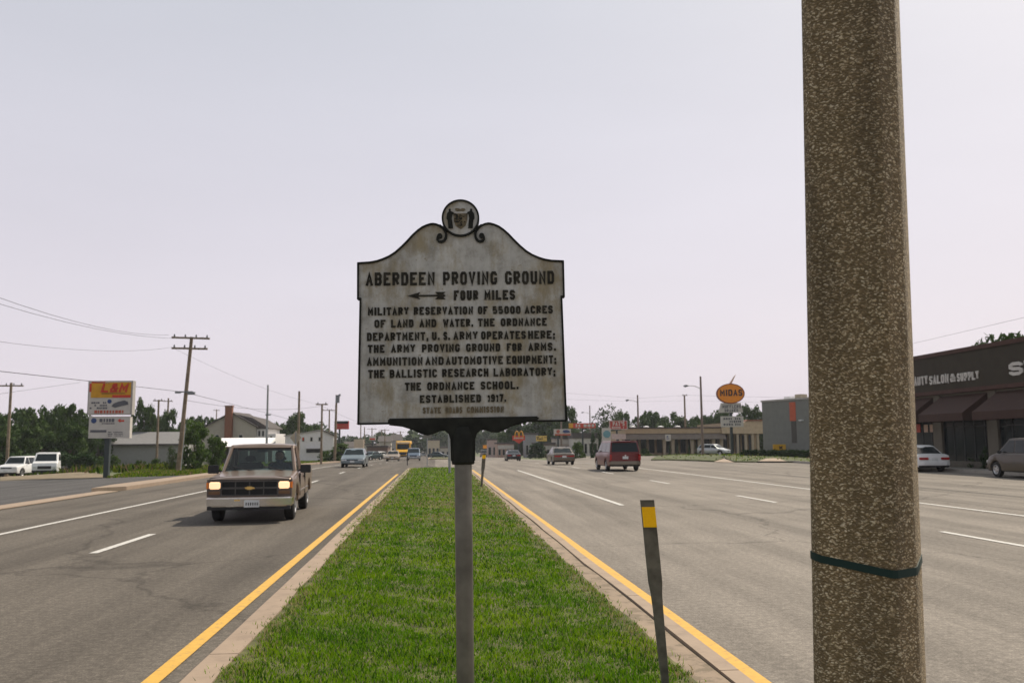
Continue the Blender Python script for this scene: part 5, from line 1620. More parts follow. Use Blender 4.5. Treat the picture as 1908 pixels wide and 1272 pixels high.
MB().b2(xx_(189), xx_(232), -.15, -.141, zz(732.6), zz(731.6)).build('underline', 'sign_black', cab)
bars(MB(), xx_(166), xx_(203), zz(762), zz(747), -.126, 3, 5).build('small_print', 'sign_grey_text', cab)['kind'] = 'stuff'
bars(MB(), xx_(173), xx_(234), zz(770), zz(763), -.126, 1, 6, .8).build('phone_number', 'faded_red', cab)['kind'] = 'stuff'
mb = MB().prism([(xx_(208), zz(756)), (xx_(212), zz(751)), (xx_(219), zz(748)), (xx_(232), zz(745)), (xx_(238), zz(748)), (xx_(239), zz(753)), (xx_(226), zz(756)), (xx_(215), zz(759))], (0, -.127, 0), (1, 0, 0), (0, 0, 1), (0, -.02, 0))
mb.build('car_picture', 'sign_grey_text', cab)
MB().tube([(xx_(204), -.126, zz(747)), (xx_(204), -.14, zz(747))], 4 * S, 16).build('round_badge', 'sign_blue', cab)
cab = MB().b2(xx_(167), xx_(243), -.08, .24, zz(816), zz(775)).build('lower_cabinet', 'sign_white', t)
MB().tube([(xx_(176), -.08, zz(783)), (xx_(176), -.095, zz(783))], 5 * S, 16).build('round_badge', 'sign_blue', cab)
bars(MB(), xx_(186), xx_(215), zz(786), zz(779), -.081, 1, 8, .9).build('lettering', 'sign_grey_text', cab)['kind'] = 'stuff'
bars(MB(), xx_(190), xx_(217), zz(790), zz(787), -.081, 1, 9, .7).build('lettering', 'sign_grey_text', cab)['kind'] = 'stuff'
MB().prism([(xx_(220), zz(783)), (xx_(225), zz(779)), (xx_(225), zz(782)), (xx_(232), zz(782)), (xx_(232), zz(785)), (xx_(225), zz(785)), (xx_(225), zz(787))], (0, -.081, 0), (1, 0, 0), (0, 0, 1), (0, -.015, 0)).build('red_mark', 'sign_red', cab)
MB().b2(xx_(170), xx_(200), -.095, -.081, zz(805), zz(800.5)).build('dark_bar', 'sign_grey_text', cab)
bars(MB(), xx_(202), xx_(232), zz(813), zz(803), -.081, 3, 10, .45).build('small_print', 'sign_grey_text', cab)['kind'] = 'stuff'

# orange oval sign on the right
g_ = A(1364, 96); d = 96; S = d / FPX
t = thing('pole_sign', 'orange oval sign with black lettering above two white boards', 'sign', tuple(g_), R(-10))
zz = lambda row: Z(1364, row, d) - g_.z
xx_ = lambda px: (px - 1364) * S
MB().b2(-.14, .14, 0, .28, -.2, zz(745)).build('post', 'post_dark', t)
ov = MB(); n = 40
ell = [(25 * S * math.cos(2 * math.pi * i / n), (zz(732.5) + 18 * S * math.sin(2 * math.pi * i / n))) for i in range(n)]
oval = ov.prism(ell, (0, .35, 0), (1, 0, 0), (0, 0, 1), (0, -.6, 0)).build('oval', 'sign_orange', t, bevel=.04, smooth=35)
rim([(p[0] * 1.0, p[1]) for p in ell], .09, .38, -.28, True).build('oval_rim', mat('rust_rim', (0.20, 0.05, 0.02), .5), t)
letters(None, 'MIDAS', xx_(1344.5), xx_(1385.5), zz(737), zz(725), 0, .04, .13, O=(0, -.25, 0), gap=.25, to=(oval, 'sign_black'))
MB().prism([(xx_(1361), zz(716)), (xx_(1366), zz(716)), (xx_(1375), zz(697)), (xx_(1371.5), zz(700))], (0, .1, 0), (1, 0, 0), (0, 0, 1), (0, -.2, 0)).build('pointer', mat('faded_orange', (0.55, 0.38, 0.28), .5), t)
tp_ = MB().prism([(xx_(1341), zz(768)), (xx_(1386), zz(768)), (xx_(1382), zz(750)), (xx_(1346), zz(750))], (0, .25, 0), (1, 0, 0), (0, 0, 1), (0, -.4, 0)).build('upper_board', 'sign_white', t)
letters(None, 'MUFFLERS', xx_(1348), xx_(1382), zz(760), zz(754), 0, .02, .07, O=(0, -.15, 0), to=(tp_, 'sign_grey_text')); letters(None, 'BRAKES', xx_(1352), xx_(1377), zz(767), zz(761.5), 0, .02, .07, O=(0, -.15, 0), to=(tp_, 'sign_grey_text'))
lb_ = MB().b2(xx_(1345), xx_(1386), -.15, .25, zz(795), zz(775)).build('lower_board', 'sign_white', t)
bars(MB(), xx_(1349), xx_(1383), zz(793), zz(777), -.151, 3, 14, .7).build('lettering', 'sign_grey_text', lb_)['kind'] = 'stuff'

def board_sign(px0, px1, top, bot, d, label, colour, extra=None, name='roadside_sign', postpx=None, post_m='post_dark', group=None, depth=.4, rz=-4, pw=3.0):
    pc = (px0 + px1) / 2 if postpx is None else postpx
    g_ = A(pc, d); S_ = d / FPX
    t = thing(name, label, 'sign', tuple(g_), R(rz), group)
    z_ = lambda row: Z(pc, row, d) - g_.z
    x_ = lambda px: (px - pc) * S_
    MB().b2(-pw / 2 * S_, pw / 2 * S_, .02, .02 + pw * S_, -.2, z_(bot) + .05).build('post', post_m, t)
    p_ = MB().b2(x_(px0), x_(px1), -depth / 2, depth / 2, z_(bot), z_(top)).build('panel', colour, t)
    if extra: extra(p_, x_, z_, -depth / 2)
    return t
def ex(p_, x_, z_, y):
    MB().b2(x_(623), x_(649), y - .03, y - .002, z_(789), z_(784)).build('black_band', 'sign_black', p_)
    bars(MB(), x_(625), x_(648), z_(797), z_(791), y, 1, 20, .5, .03).build('lettering', 'faded_red', p_)['kind'] = 'stuff'
board_sign(623, 649.5, 784, 799.5, 115, 'sign with a black band over a red panel, left of the marker board', mat('deep_red', (0.42, 0.05, 0.04), .5), ex, postpx=632)
def ex(p_, x_, z_, y):
    letters(None, "PAT'S", x_(1142), x_(1164), z_(793), z_(785), 0, .04, .11, O=(0, y, 0), to=(p_, 'sign_white'))
    bars(MB(), x_(1140), x_(1164), z_(798), z_(794), y, 1, 21, .7, .03).build('small_print', 'sign_white', p_)['kind'] = 'stuff'
    a = MB()
    for (q0, q1, q2, q3) in ((1136, 1169, 783.2, 784), (1136, 1169, 799, 800), (1136, 1136.8, 783, 800), (1168.4, 1169.4, 783, 800)): a.b2(x_(q0), x_(q1), y - .05, y - .002, z_(q3), z_(q2))
    a.build('frame', 'sign_white', p_)
board_sign(1136, 1169, 783, 800, 125, "red sign with a few white capital letters just above the minivan", mat('brick_red', (0.36, 0.045, 0.03), .5), ex, postpx=1150)
def ex(p_, x_, z_, y):
    MB().b2(x_(1060), x_(1068), y - .04, y - .002, z_(797), z_(788)).build('yellow_end', 'sign_yellow', p_)
    bars(MB(), x_(1070), x_(1108), z_(796), z_(789), y, 1, 22, .75, .04).build('lettering', 'sign_white', p_)['kind'] = 'stuff'
board_sign(1061, 1110, 788, 797, 135, 'long red sign with pale lettering and a yellow end, on a dark post', mat('sign_red2', (0.50, 0.06, 0.03), .5), ex, postpx=1086)
def ex(p_, x_, z_, y):
    MB().tube([(x_(1040), y - .002, z_(803.5)), (x_(1040), y - .05, z_(803.5))], 3.4 * d_s, 14).build('red_disc', 'faded_red', p_)
    MB().prism([(x_(1048), z_(804.5)), (x_(1050), z_(801)), (x_(1057), z_(800.5)), (x_(1062), z_(803)), (x_(1062), z_(806)), (x_(1052), z_(806.5))], (0, y - .002, 0), (1, 0, 0), (0, 0, 1), (0, -.05, 0)).build('blue_oval', 'sign_blue', p_)
    MB().b2(x_(1034), x_(1063), y - .03, y - .002, z_(811), z_(808)).build('red_strip', 'faded_red', p_)
d_s = 140 / FPX
board_sign(1032, 1064, 799, 811, 140, 'white sign with a red disc and a blue oval, behind the grey pole', 'sign_white', ex, postpx=1040)
def ex(p_, x_, z_, y):
    bars(MB(), x_(1000), x_(1018), z_(819), z_(813), y, 2, 24, .7, .04).build('lettering', 'sign_black', p_)['kind'] = 'stuff'
board_sign(999, 1019, 811.5, 821.5, 150, 'small yellow sign with dark lettering to the right of the red fast food sign', mat('pale_yellow', (0.62, 0.42, 0.10), .5), ex)
def ex(p_, x_, z_, y):
    s_ = 155 / FPX
    for cx_ in (963, 971):
        MB().tube([(x_(cx_) + 3.8 * s_ * math.cos(a), y - .1, z_(815) + 12 * s_ * math.sin(a)) for a in [math.pi * i / 14 for i in range(15)]], .09, 6).build('arch', 'sign_yellow', p_)
    bars(MB(), x_(957), x_(976), z_(817.5), z_(814), y, 1, 25, .8, .04).build('lettering', 'sign_white', p_)['kind'] = 'stuff'
    MB().prism([(x_(958), z_(820)), (x_(975), z_(820)), (x_(967), z_(826))], (0, y, 0), (1, 0, 0), (0, 0, 1), (0, .3, 0)).build('lower_point', 'sign_red', p_)
board_sign(955, 978, 811, 820, 155, 'red fast food sign with two yellow arches and white lettering', 'sign_red', ex, depth=.5)
# octagonal teal sign on a pale panel left of PAT'S
def ex(p_, x_, z_, y):
    s_ = 118 / FPX
    MB().tube([(x_(1130.5), y, z_(808.5)), (x_(1130.5), y - .1, z_(808.5))], 7.2 * s_, 8, ph=R(22.5)).build('teal_octagon', 'sign_teal', p_)
board_sign(1122, 1138, 797, 822, 118, 'pale tall sign panel with a teal octagon, above the left side of the minivan', 'sign_white', ex, postpx=1130)
board_sign(1140, 1166, 808, 818, 112, 'pale pinkish panel sign showing just over the roof of the minivan', mat('pinkish', (0.42, 0.33, 0.30), .6), None, postpx=1152)
board_sign(660, 678, 818, 836, 160, 'beige square sign tower behind the silver oncoming car', mat('beige', (0.52, 0.42, 0.32), .6), None, pw=9, post_m='sign_white')
board_sign(900, 907, 829, 835, 150, 'small orange warning sign seen over the distant marker post', mat('warn_orange', (0.75, 0.30, 0.02), .5), None, pw=1)
board_sign(688, 700, 812, 820, 200, 'small white sign with a red stripe far down the left side', 'sign_white', lambda p_, x_, z_, y: MB().b2(x_(689), x_(699), y - .06, y - .005, z_(819), z_(816)).build('red_stripe', 'sign_red', p_))
g_ = G(838, 882, .12); g_.z += .12
dd = -(ROT.inverted() @ (g_ - Vector((0, 0, CAM_H)))).z
t = thing('sign_post', 'slim grey steel post standing in the grass just left of the marker post', 'post', tuple(g_))
MB().tube([(0, 0, -.1), (-.04, 0, Z(838, 790, dd) - g_.z)], .068, 10).build('shaft', 'galvanised_dull', t, smooth=50)
MB().b2(-.38, .34, -.01, .01, Z(838, 788, dd) - g_.z, Z(838, 750, dd) - g_.z).build('panel', 'galvanised_dull', t)
MB().box((-.04, -.05, Z(838, 786, dd) - g_.z), (.08, .06, .2)).build('clamp', 'galvanised_dull', t)
g_ = G(796, 866, .12); g_.z += .12
dd = -(ROT.inverted() @ (g_ - Vector((0, 0, CAM_H)))).z
t = thing('sign_post', 'small square sign seen from behind on a thin post at the nose of the median', 'sign', tuple(g_))
z0_, z1_ = Z(796, 816, dd) - g_.z, Z(796, 800, dd) - g_.z
MB().tube([(0, 0, -.1), (0, 0, z1_)], .035, 8).build('post', 'galvanised_dull', t)
MB().b2(-.33, .33, -.055, -.036, z0_, z1_).build('panel', mat('sign_back', (0.16, 0.155, 0.13), .6), t)
# marker sticks at the nose
for px, lb in ((759, 'short dark stick with a knob at the left side of the median nose'),):
    g_ = G(px, 866, .12)
    t = thing('median_stick', lb, 'post', (g_.x, g_.y, g_.z + .1))
    MB().tube([(0, 0, 0), (0, 0, .9), (0, 0, 1.0)], [.035, .035, .06], 8).build('shaft', 'sign_black', t)
# back of a diamond sign on the left verge
dd = 72; g_ = A(551, dd)
t = thing('road_sign', 'grey back of a diamond road sign on a post before the white gabled building', 'road sign', tuple(g_))
zc_ = Z(551, 815, dd) - g_.z; hr = 12.5 * dd / FPX
MB().prism([(0, zc_ - hr * 1.05), (hr * .85, zc_), (0, zc_ + hr * 1.05), (-hr * .85, zc_)], (0, -.06, 0), (1, 0, 0), (0, 0, 1), (0, .02, 0)).build('panel', mat('sign_back2', (0.36, 0.31, 0.23), .5), t)
MB().b2(-.04, .04, -.11, -.062, -.2, zc_ + hr * .8).build('post', 'galvanised_dull', t)
# small parking signs
for px, row, lb in ((1245, 815, 'small white rectangular sign fixed in front of the strip mall awning'),):
    board_sign(px - 5, px + 5, 809, 821, 112, lb, 'sign_white', lambda p_, x_, z_, y: bars(MB(), x_(1242), x_(1248), z_(819), z_(811), y, 2, 30, .6, .02).build('lettering', 'sign_blue', p_), depth=.05, pw=.8)
board_sign(1440, 1463.5, 827.5, 840, 84, 'low yellow sign with a dark mark on the grass before the grey building', mat('amber_sign', (0.58, 0.33, 0.03), .5),
           lambda p_, x_, z_, y: letters(None, 'X', x_(1450), x_(1458), z_(837), z_(830), 0, .02, .1, O=(0, y, 0), to=(p_, 'sign_black')), depth=.15, pw=2)
for px, lb in ((388, 'small white panel on a stake among the young trees, left one'),):
    pass

# ------------------------------------------------------------------ buildings on the left
def panel_window(parent, x0, x1, z0, z1, y, frame='sign_white', glass='car_glass', t=.07, U=None, name='window'):
    fr = MB()
    for (a, b_, c, d_) in ((x0, x1, z0, z0 + t), (x0, x1, z1 - t, z1), (x0, x0 + t, z0 + t, z1 - t), (x1 - t, x1, z0 + t, z1 - t)):
        fr.b2(a, b_, y - .05, y + .02, c, d_)
    f = fr.build(name, frame, parent)
    MB().b2(x0 + t, x1 - t, y - .02, y + .01, z0 + t, z1 - t).build('pane', glass, f)
    return f
mat('siding_tan', (0.36, 0.33, 0.27), .8, var=.08); mat('siding_white', (0.62, 0.60, 0.58), .8, var=.06); mat('shed_wall', (0.25, 0.25, 0.235), .8, var=.06); mat('shed_roof', (0.17, 0.165, 0.16), .8, var=.1)
mat('roof_dark', (0.075, 0.065, 0.06), .9, var=.15); mat('brick', (0.20, 0.085, 0.05), .9, var=.35, scale=9); mat('canopy_white', (0.80, 0.79, 0.78), .6)
# grey shed
d = 112; gl = A(160, d); gr_ = A(338, d)
W_ = (gr_ - gl).length
sh = thing('shed', 'long low grey shed with a darker grey roof behind the weeds on the left', 'building', (gl.x, gl.y, gl.z), 0)
hE = Z(250, 829, d) - gl.z; hR = Z(250, 811, d) - gl.z
MB().b2(0, W_, 0, 9, -.5, hE).build('wall', 'shed_wall', sh)
MB().prism([(-.35, hE + .01), (4.5, hR + .35), (9.35, hE + .01), (9.35, hE + .16), (4.5, hR + .5), (-.35, hE + .16)], (-.3, 0, 0), (0, 1, 0), (0, 0, 1), (W_ + .6, 0, 0)).build('roof', 'shed_roof', sh)
MB().b2(-.3, W_ + .3, -.45, -.34, hE - .05, hE + .10).build('gutter', 'roof_dark', sh)
for i in range(1, int(W_ / .9)): pass
# house with a brick chimney
d = 132; gl = A(380, d); S = d / FPX
hs = thing('house', 'two storey tan house with a tall brick chimney on its gable end', 'house', tuple(gl), R(-4))
x_ = lambda px: (px - 380) * S
z_ = lambda row: Z(440, row, d) - gl.z
gable = [(x_(380), -.5), (x_(476), -.5), (x_(476), z_(795)), (x_(430), z_(769)), (x_(380), z_(795))]
MB().prism(gable, (0, 0, 0), (1, 0, 0), (0, 0, 1), (0, 9, 0)).build('wall', 'siding_tan', hs)
th = .18
for side_, pts in (('l', [(x_(376), z_(798)), (x_(430), z_(769)), (x_(430), z_(766.5)), (x_(376), z_(795.5))]), ('r', [(x_(430), z_(769)), (x_(480), z_(797)), (x_(480), z_(794.5)), (x_(430), z_(766.5))])):
    MB().prism(pts, (0, -.35, 0), (1, 0, 0), (0, 0, 1), (0, 9.8, 0)).build('roof_slope', 'roof_dark', hs)
ch = MB().b2(x_(420), x_(433), -.75, -.01, -.4, z_(757)).build('chimney', 'brick', hs)
MB().b2(x_(419), x_(434), -.82, .05, z_(757), z_(755)).build('chimney_cap', 'brick', ch)
for px in (404, 448):
    panel_window(hs, x_(px - 4), x_(px + 4), z_(818), z_(809), 0)
# right wing with its dark roof and white end
wg = [(x_(476), -.5), (x_(508), -.5), (x_(508), z_(806)), (x_(476), z_(797))]
MB().b2(x_(476) + .01, x_(494), .4, 8.5, -.5, z_(798)).b2(x_(494) + .01, x_(510), .9, 7, -.5, z_(808)).build('side_wing', 'siding_white', hs)
MB().prism([(x_(438), z_(771)), (x_(468), z_(778)), (x_(499), z_(797)), (x_(499), z_(799)), (x_(474), z_(799))], (0, .25, 0), (1, 0, 0), (0, 0, 1), (0, 8.6, 0)).build('wing_roof', 'roof_dark', hs)
for px in (481, 488): panel_window(hs, x_(px - 2.4), x_(px + 2.4), z_(813), z_(802), .39, t=.05)
panel_window(hs, x_(499), x_(504), z_(820), z_(812), .89, t=.05)
# white flat canopy in front
d = 104; gl = A(386, d); S = d / FPX
x_ = lambda px: (px - 386) * S
z_ = lambda row: Z(440, row, d) - gl.z
cn = thing('canopy', 'flat white canopy roof in front of the chimney house, over the pickup cab', 'canopy', tuple(gl), R(0))
MB().prism([(0, z_(832)), (0, z_(831)), (4.8, z_(819) + .25), (5.0, z_(819) + .25), (5.0, z_(821)), (.2, z_(832))], (x_(389), 0, 0), (0, 1, 0), (0, 0, 1), (x_(497) - x_(389), 0, 0)).build('canopy_roof', 'canopy_white', cn)
for px in (392, 425, 460, 492):
    MB().b2(x_(px), x_(px) + .15, .3, .45, -.3, z_(832)).build('post', 'sign_white', cn)
MB().b2(x_(392), x_(492), 4.6, 4.8, -.3, z_(834)).build('back_wall', 'roof_dark', cn)
# white gabled building
d = 128; gl = A(531, d); S = d / FPX
x_ = lambda px: (px - 531) * S
z_ = lambda row: Z(575, row, d) - gl.z
wb = thing('gabled_building', 'white gabled building with dark openings behind the orange car', 'building', tuple(gl), R(5))
MB().prism([(0, -.5), (x_(620), -.5), (x_(620), z_(812)), (x_(599), z_(802)), (x_(570), z_(806)), (0, z_(812))], (0, 0, 0), (1, 0, 0), (0, 0, 1), (0, 11, 0)).build('wall', 'siding_white', wb)
MB().prism([(x_(597), z_(801)), (x_(622), z_(813)), (x_(622), z_(811)), (x_(597), z_(799))], (0, -.3, 0), (1, 0, 0), (0, 0, 1), (0, 11.5, 0)).build('roof_slope', 'roof_dark', wb)
MB().prism([(-.2, z_(812)), (x_(570), z_(806)), (x_(597), z_(801)), (x_(597), z_(799.4)), (x_(570), z_(804.4)), (-.2, z_(810.4))], (0, -.2, 0), (1, 0, 0), (0, 0, 1), (0, 11.4, 0)).build('roof_slope', 'sign_frame', wb)
for px, w__ in ((564, 2.2), (579, 2.4), (594, 2.2)): panel_window(wb, x_(px - w__), x_(px + w__), z_(822), z_(814), 0, frame='siding_tan', t=.05)
MB().b2(x_(570), x_(598), -.04, .2, z_(843), z_(836)).build('garage_opening', 'sign_black', wb)
MB().b2(x_(569), x_(599), -.8, .02, z_(836), z_(835)).build('door_hood', 'sign_frame', wb)
MB().b2(x_(562), x_(565), -.03, .1, z_(820), z_(815)).build('red_plaque', 'sign_red', wb)

# ------------------------------------------------------------------ far commercial strip near the vanishing point
def block(px0, px1, top, d, label, wall, roof='roof_dark', wins=3, depth=8, roof_h=.35, pitched=0.0, base_row=None, band=None, name='shop_building'):
    gl = A(px0, d); S = d / FPX
    t = thing(name, label, 'building', tuple(gl), R(random.uniform(-3, 3)))
    W_ = (px1 - px0) * S; H_ = Z(px0, top, d) - gl.z
    MB().b2(0, W_, 0, depth, -1.0, H_ - roof_h).build('wall', wall, t)
    if pitched:
        MB().prism([(-.4, H_ - roof_h), (depth / 2, H_ + pitched), (depth + .4, H_ - roof_h)], (-.3, 0, 0), (0, 1, 0), (0, 0, 1), (W_ + .6, 0, 0)).build('roof', roof, t)
    else:
        MB().b2(-.15, W_ + .15, -.2, depth + .1, H_ - roof_h + .003, H_).build('roof', roof, t)
    if band: MB().b2(.05, W_ - .05, -.12, -.003, H_ - roof_h - 1.0, H_ - roof_h - .25).build('fascia_band', band, t)
    for i in range(wins):
        a = W_ * (i + .18) / wins; b_ = W_ * (i + .82) / wins
        panel_window(t, a, b_, .5, min(2.6, H_ * .55), -.003, frame='sign_frame', t=.08)
    return t
block(676, 700, 826, 205, 'pale grey shop far down the left side behind the parked cars', 'siding_tan', wins=3)
block(684, 722, 830, 185, 'low dark brown building behind the row of parked cars', mat('brown_wall', (0.13, 0.085, 0.065), .8), wins=4)
block(706, 728, 820, 240, 'tan gabled building in the far cluster left of the school bus', 'siding_tan', wins=2, pitched=1.2)
block(728, 745, 818, 260, 'grey gabled building directly above the school bus', mat('grey_wall', (0.28, 0.27, 0.26), .8), wins=2, pitched=1.5)
block(797, 819, 818, 260, 'tan boxy building seen right of the small sign back', mat('tan_wall', (0.42, 0.36, 0.25), .8), wins=3)
block(820, 850, 832, 250, 'low pale building behind the dark crossing car and the marker collar', 'siding_tan', wins=3)
block(908, 926, 817, 215, 'pinkish building far off right of the marker post', mat('pink_wall', (0.40, 0.30, 0.27), .8), wins=2)
block(927, 958, 824, 190, 'low reddish tan restaurant below the red fast food sign', mat('restaurant_wall', (0.36, 0.24, 0.18), .8), wins=4, band='sign_white')
block(978, 1003, 806, 185, 'grey block building between the two fast food signs', mat('grey_wall2', (0.24, 0.24, 0.25), .8), wins=3)
block(1000, 1034, 824, 165, 'brown shop with a pale fascia under the small yellow sign', mat('brown_wall2', (0.17, 0.13, 0.10), .8), wins=4, band='sign_frame')
block(1034, 1068, 814, 168, 'pale tan shop behind the grey street light and the white sign', mat('cream_wall', (0.44, 0.38, 0.31), .8), wins=4, band='sign_white')
block(1068, 1124, 806, 160, 'white and dark fronted shop behind the long red sign', mat('offwhite_wall', (0.50, 0.48, 0.44), .8), wins=6, roof_h=1.0)
block(640, 664, 830, 175, 'grey roofed building behind the wide green bush on the left', 'siding_tan', wins=2, pitched=.8)

# ------------------------------------------------------------------ tan strip mall
mat('mall_tan', (0.36, 0.27, 0.17), .85, var=.1); mat('mall_band', (0.15, 0.125, 0.10), .85, var=.15, scale=6); mat('mall_column', (0.34, 0.28, 0.20), .85, var=.1)
d = 128; gl = A(1165, d); S = d / FPX
gl.z = zt(gl.x, gl.y)
x_ = lambda px: (px - 1165) * S
z_ = lambda row: Z(1260, row, d) - gl.z
ml = thing('strip_mall', 'long tan strip mall with a brown flat roof and tapered columns', 'building', tuple(gl), R(-3.5))
MB().b2(x_(1165), x_(1352), 3.2, 16, -1, z_(800)).build('wall', 'mall_tan', ml)
MB().b2(x_(1163), x_(1354), -.35, 16, z_(797.5), z_(795.5)).build('roof', 'roof_dark', ml)
MB().b2(x_(1165), x_(1352), -.2, 3.2, z_(807), z_(797.7)).build('fascia', 'mall_tan', ml)
MB().prism([(-.9, z_(818)), (-.2, z_(808)), (3.2, z_(808)), (3.2, z_(818))], (x_(1165), 0, 0), (0, 1, 0), (0, 0, 1), (x_(1352) - x_(1165), 0, 0)).build('mansard_band', 'mall_band', ml)
for px in (1182, 1238, 1254, 1290, 1304, 1330, 1345):
    wt, wb_ = 6.5 * S, 3.6 * S
    MB().prism([(x_(px) - wb_ / 2, -.5), (x_(px) + wb_ / 2, -.5), (x_(px) + wt / 2, z_(818.3)), (x_(px) - wt / 2, z_(818.3))], (0, -.2, 0), (1, 0, 0), (0, 0, 1), (0, .5, 0)).build('column', 'mall_column', ml)
for i in range(12):
    a = x_(1168) + (x_(1350) - x_(1168)) * i / 12
    panel_window(ml, a + .2, a + 1.05, .3, 2.5, 3.19, frame='mall_band', t=.06)
for px in (1188, 1214, 1242, 1275):
    MB().tube([(x_(px), 4, z_(796)), (x_(px), 4, z_(793.4)), (x_(px), 4, z_(792))], [.22, .5, .12], 12).build('roof_vent', 'canopy_white', ml)
# taller end pavilion
MB().b2(x_(1352) + .01, x_(1422), 2.4, 17, -1, z_(788)).build('end_wall', 'mall_tan', ml)
MB().prism([(x_(1345), z_(808)), (x_(1424), z_(808.6)), (x_(1424), z_(785)), (x_(1392), z_(785)), (x_(1374), z_(795)), (x_(1345), z_(796.5))], (0, -.6, 0), (1, 0, 0), (0, 0, 1), (0, 3.0, 0)).build('end_fascia', mat('mall_tan_light', (0.42, 0.33, 0.22), .85, var=.1), ml)
MB().prism([(x_(1390), z_(785)), (x_(1426), z_(785)), (x_(1426), z_(782.5)), (x_(1394), z_(782.5))], (0, -.8, 0), (1, 0, 0), (0, 0, 1), (0, 12, 0)).build('end_roof', 'brick', ml)
for px in (1362, 1375, 1390, 1403, 1413):
    MB().b2(x_(px) - .16, x_(px) + .16, -.4, .0, -.5, z_(808.9)).build('column', 'mall_column', ml)
for i in range(5):
    a = x_(1355) + i * 12.5 * S
    panel_window(ml, a, a + .75, .3, 2.9, 2.39, frame='mall_band', t=.06)

# ------------------------------------------------------------------ grey building by the orange oval sign
A0_, A1_ = P(1419, 742, 88), P(1640, 718, 74)
g0 = Vector((A0_.x, A0_.y, zt(A0_.x, A0_.y))); g1 = Vector((A1_.x, A1_.y, zt(A1_.x, A1_.y)))
ang = math.atan2(g1.y - g0.y, g1.x - g0.x); Lw = (g1 - g0).xy.length
mat('grey_block', (0.17, 0.172, 0.155), .85, var=.08, scale=2, bump=.3, bscale=8)
gb_ = thing('grey_building', 'grey block building with a red panel over a dark slot, beside the orange oval sign', 'building', (g0.x, g0.y, g0.z), ang)
Hg = P(1440, 748, 87).z - g0.z
MB().b2(0, Lw, 0, 14, -1, Hg).build('wall', 'grey_block', gb_)
MB().b2(-.08, Lw + .08, -.08, 14.08, Hg, Hg + .16).build('coping', 'sign_frame', gb_)
MB().b2(0.3, 1.3, 2.5, 14, Hg + .16, Hg + .55).build('parapet', 'canopy_white', gb_)
MB().b2(3.1, 3.9, 1.5, 2.3, Hg + .16, Hg + .62).build('roof_unit', 'sign_back2', gb_)
fx = lambda px: Lw * (px - 1419) / (1640 - 1419) * 1.10
MB().b2(fx(1472), fx(1483), -.03, -.002, P(1476, 784, 84).z - g0.z, P(1476, 749, 84).z - g0.z).build('red_panel', mat('rust_red', (0.42, 0.085, 0.035), .6), gb_)
MB().b2(fx(1474), fx(1483), -.025, -.001, P(1476, 825, 84).z - g0.z, P(1476, 784.2, 84).z - g0.z).build('dark_slot', mat('slot_brown', (0.06, 0.055, 0.045), .5), gb_)
MB().box((fx(1494), -.15, P(1494, 783, 83).z - g0.z), (.35, .3, .08)).build('wall_lamp', 'canopy_white', gb_)

# ------------------------------------------------------------------ brown shop row on the right (front wall runs along the road)
XW = 29.3
mat('shop_fascia', (0.036, 0.029, 0.019), .85, var=.12, scale=2); mat('shop_trim', (0.055, 0.022, 0.014), .7); mat('shop_wall', (0.13, 0.115, 0.09), .85, var=.08, scale=2, bump=.2, bscale=14)
mat('awning', (0.044, 0.021, 0.015), .8, var=.1); mat('shop_letter', (0.48, 0.46, 0.42), .5, var=.05)
sb = thing('shop_row', 'single storey brown shop row with maroon awnings reading BEAUTY SALON & SUPPLY', 'building', (XW, 30, .13), 0)
def rowz(px, row):     # height on the wall plane X = XW seen at picture point
    v = ray(px, row); return CAM_H + v.z * XW / v.x
def coly(px, xw=29.3, row=800):          # where the wall plane is met by picture column px
    v = ray(px, row); return v.y * xw / v.x
YE = coly(1610)
zt1 = rowz(1800, 656); zf0 = rowz(1800, 723); zaw = rowz(1800, 735)
L0 = -14.0
MB().b2(.5, 14, L0, YE - 30, -.3, zt1 - .3 - .13).build('inner_wall', 'shop_wall', sb)
MB().b2(-.25, .5, L0, YE - 30 + .2, zf0 - .13, zt1 - .13).build('fascia', 'shop_fascia', sb)
MB().b2(-.33, .8, L0, YE - 30 + .3, zt1 - .13, zt1 + .10).build('top_trim', 'shop_trim', sb)
MB().b2(-.31, .5, L0, YE - 30 + .25, zf0 - .35, zf0 - .135).build('lower_trim', 'shop_trim', sb)
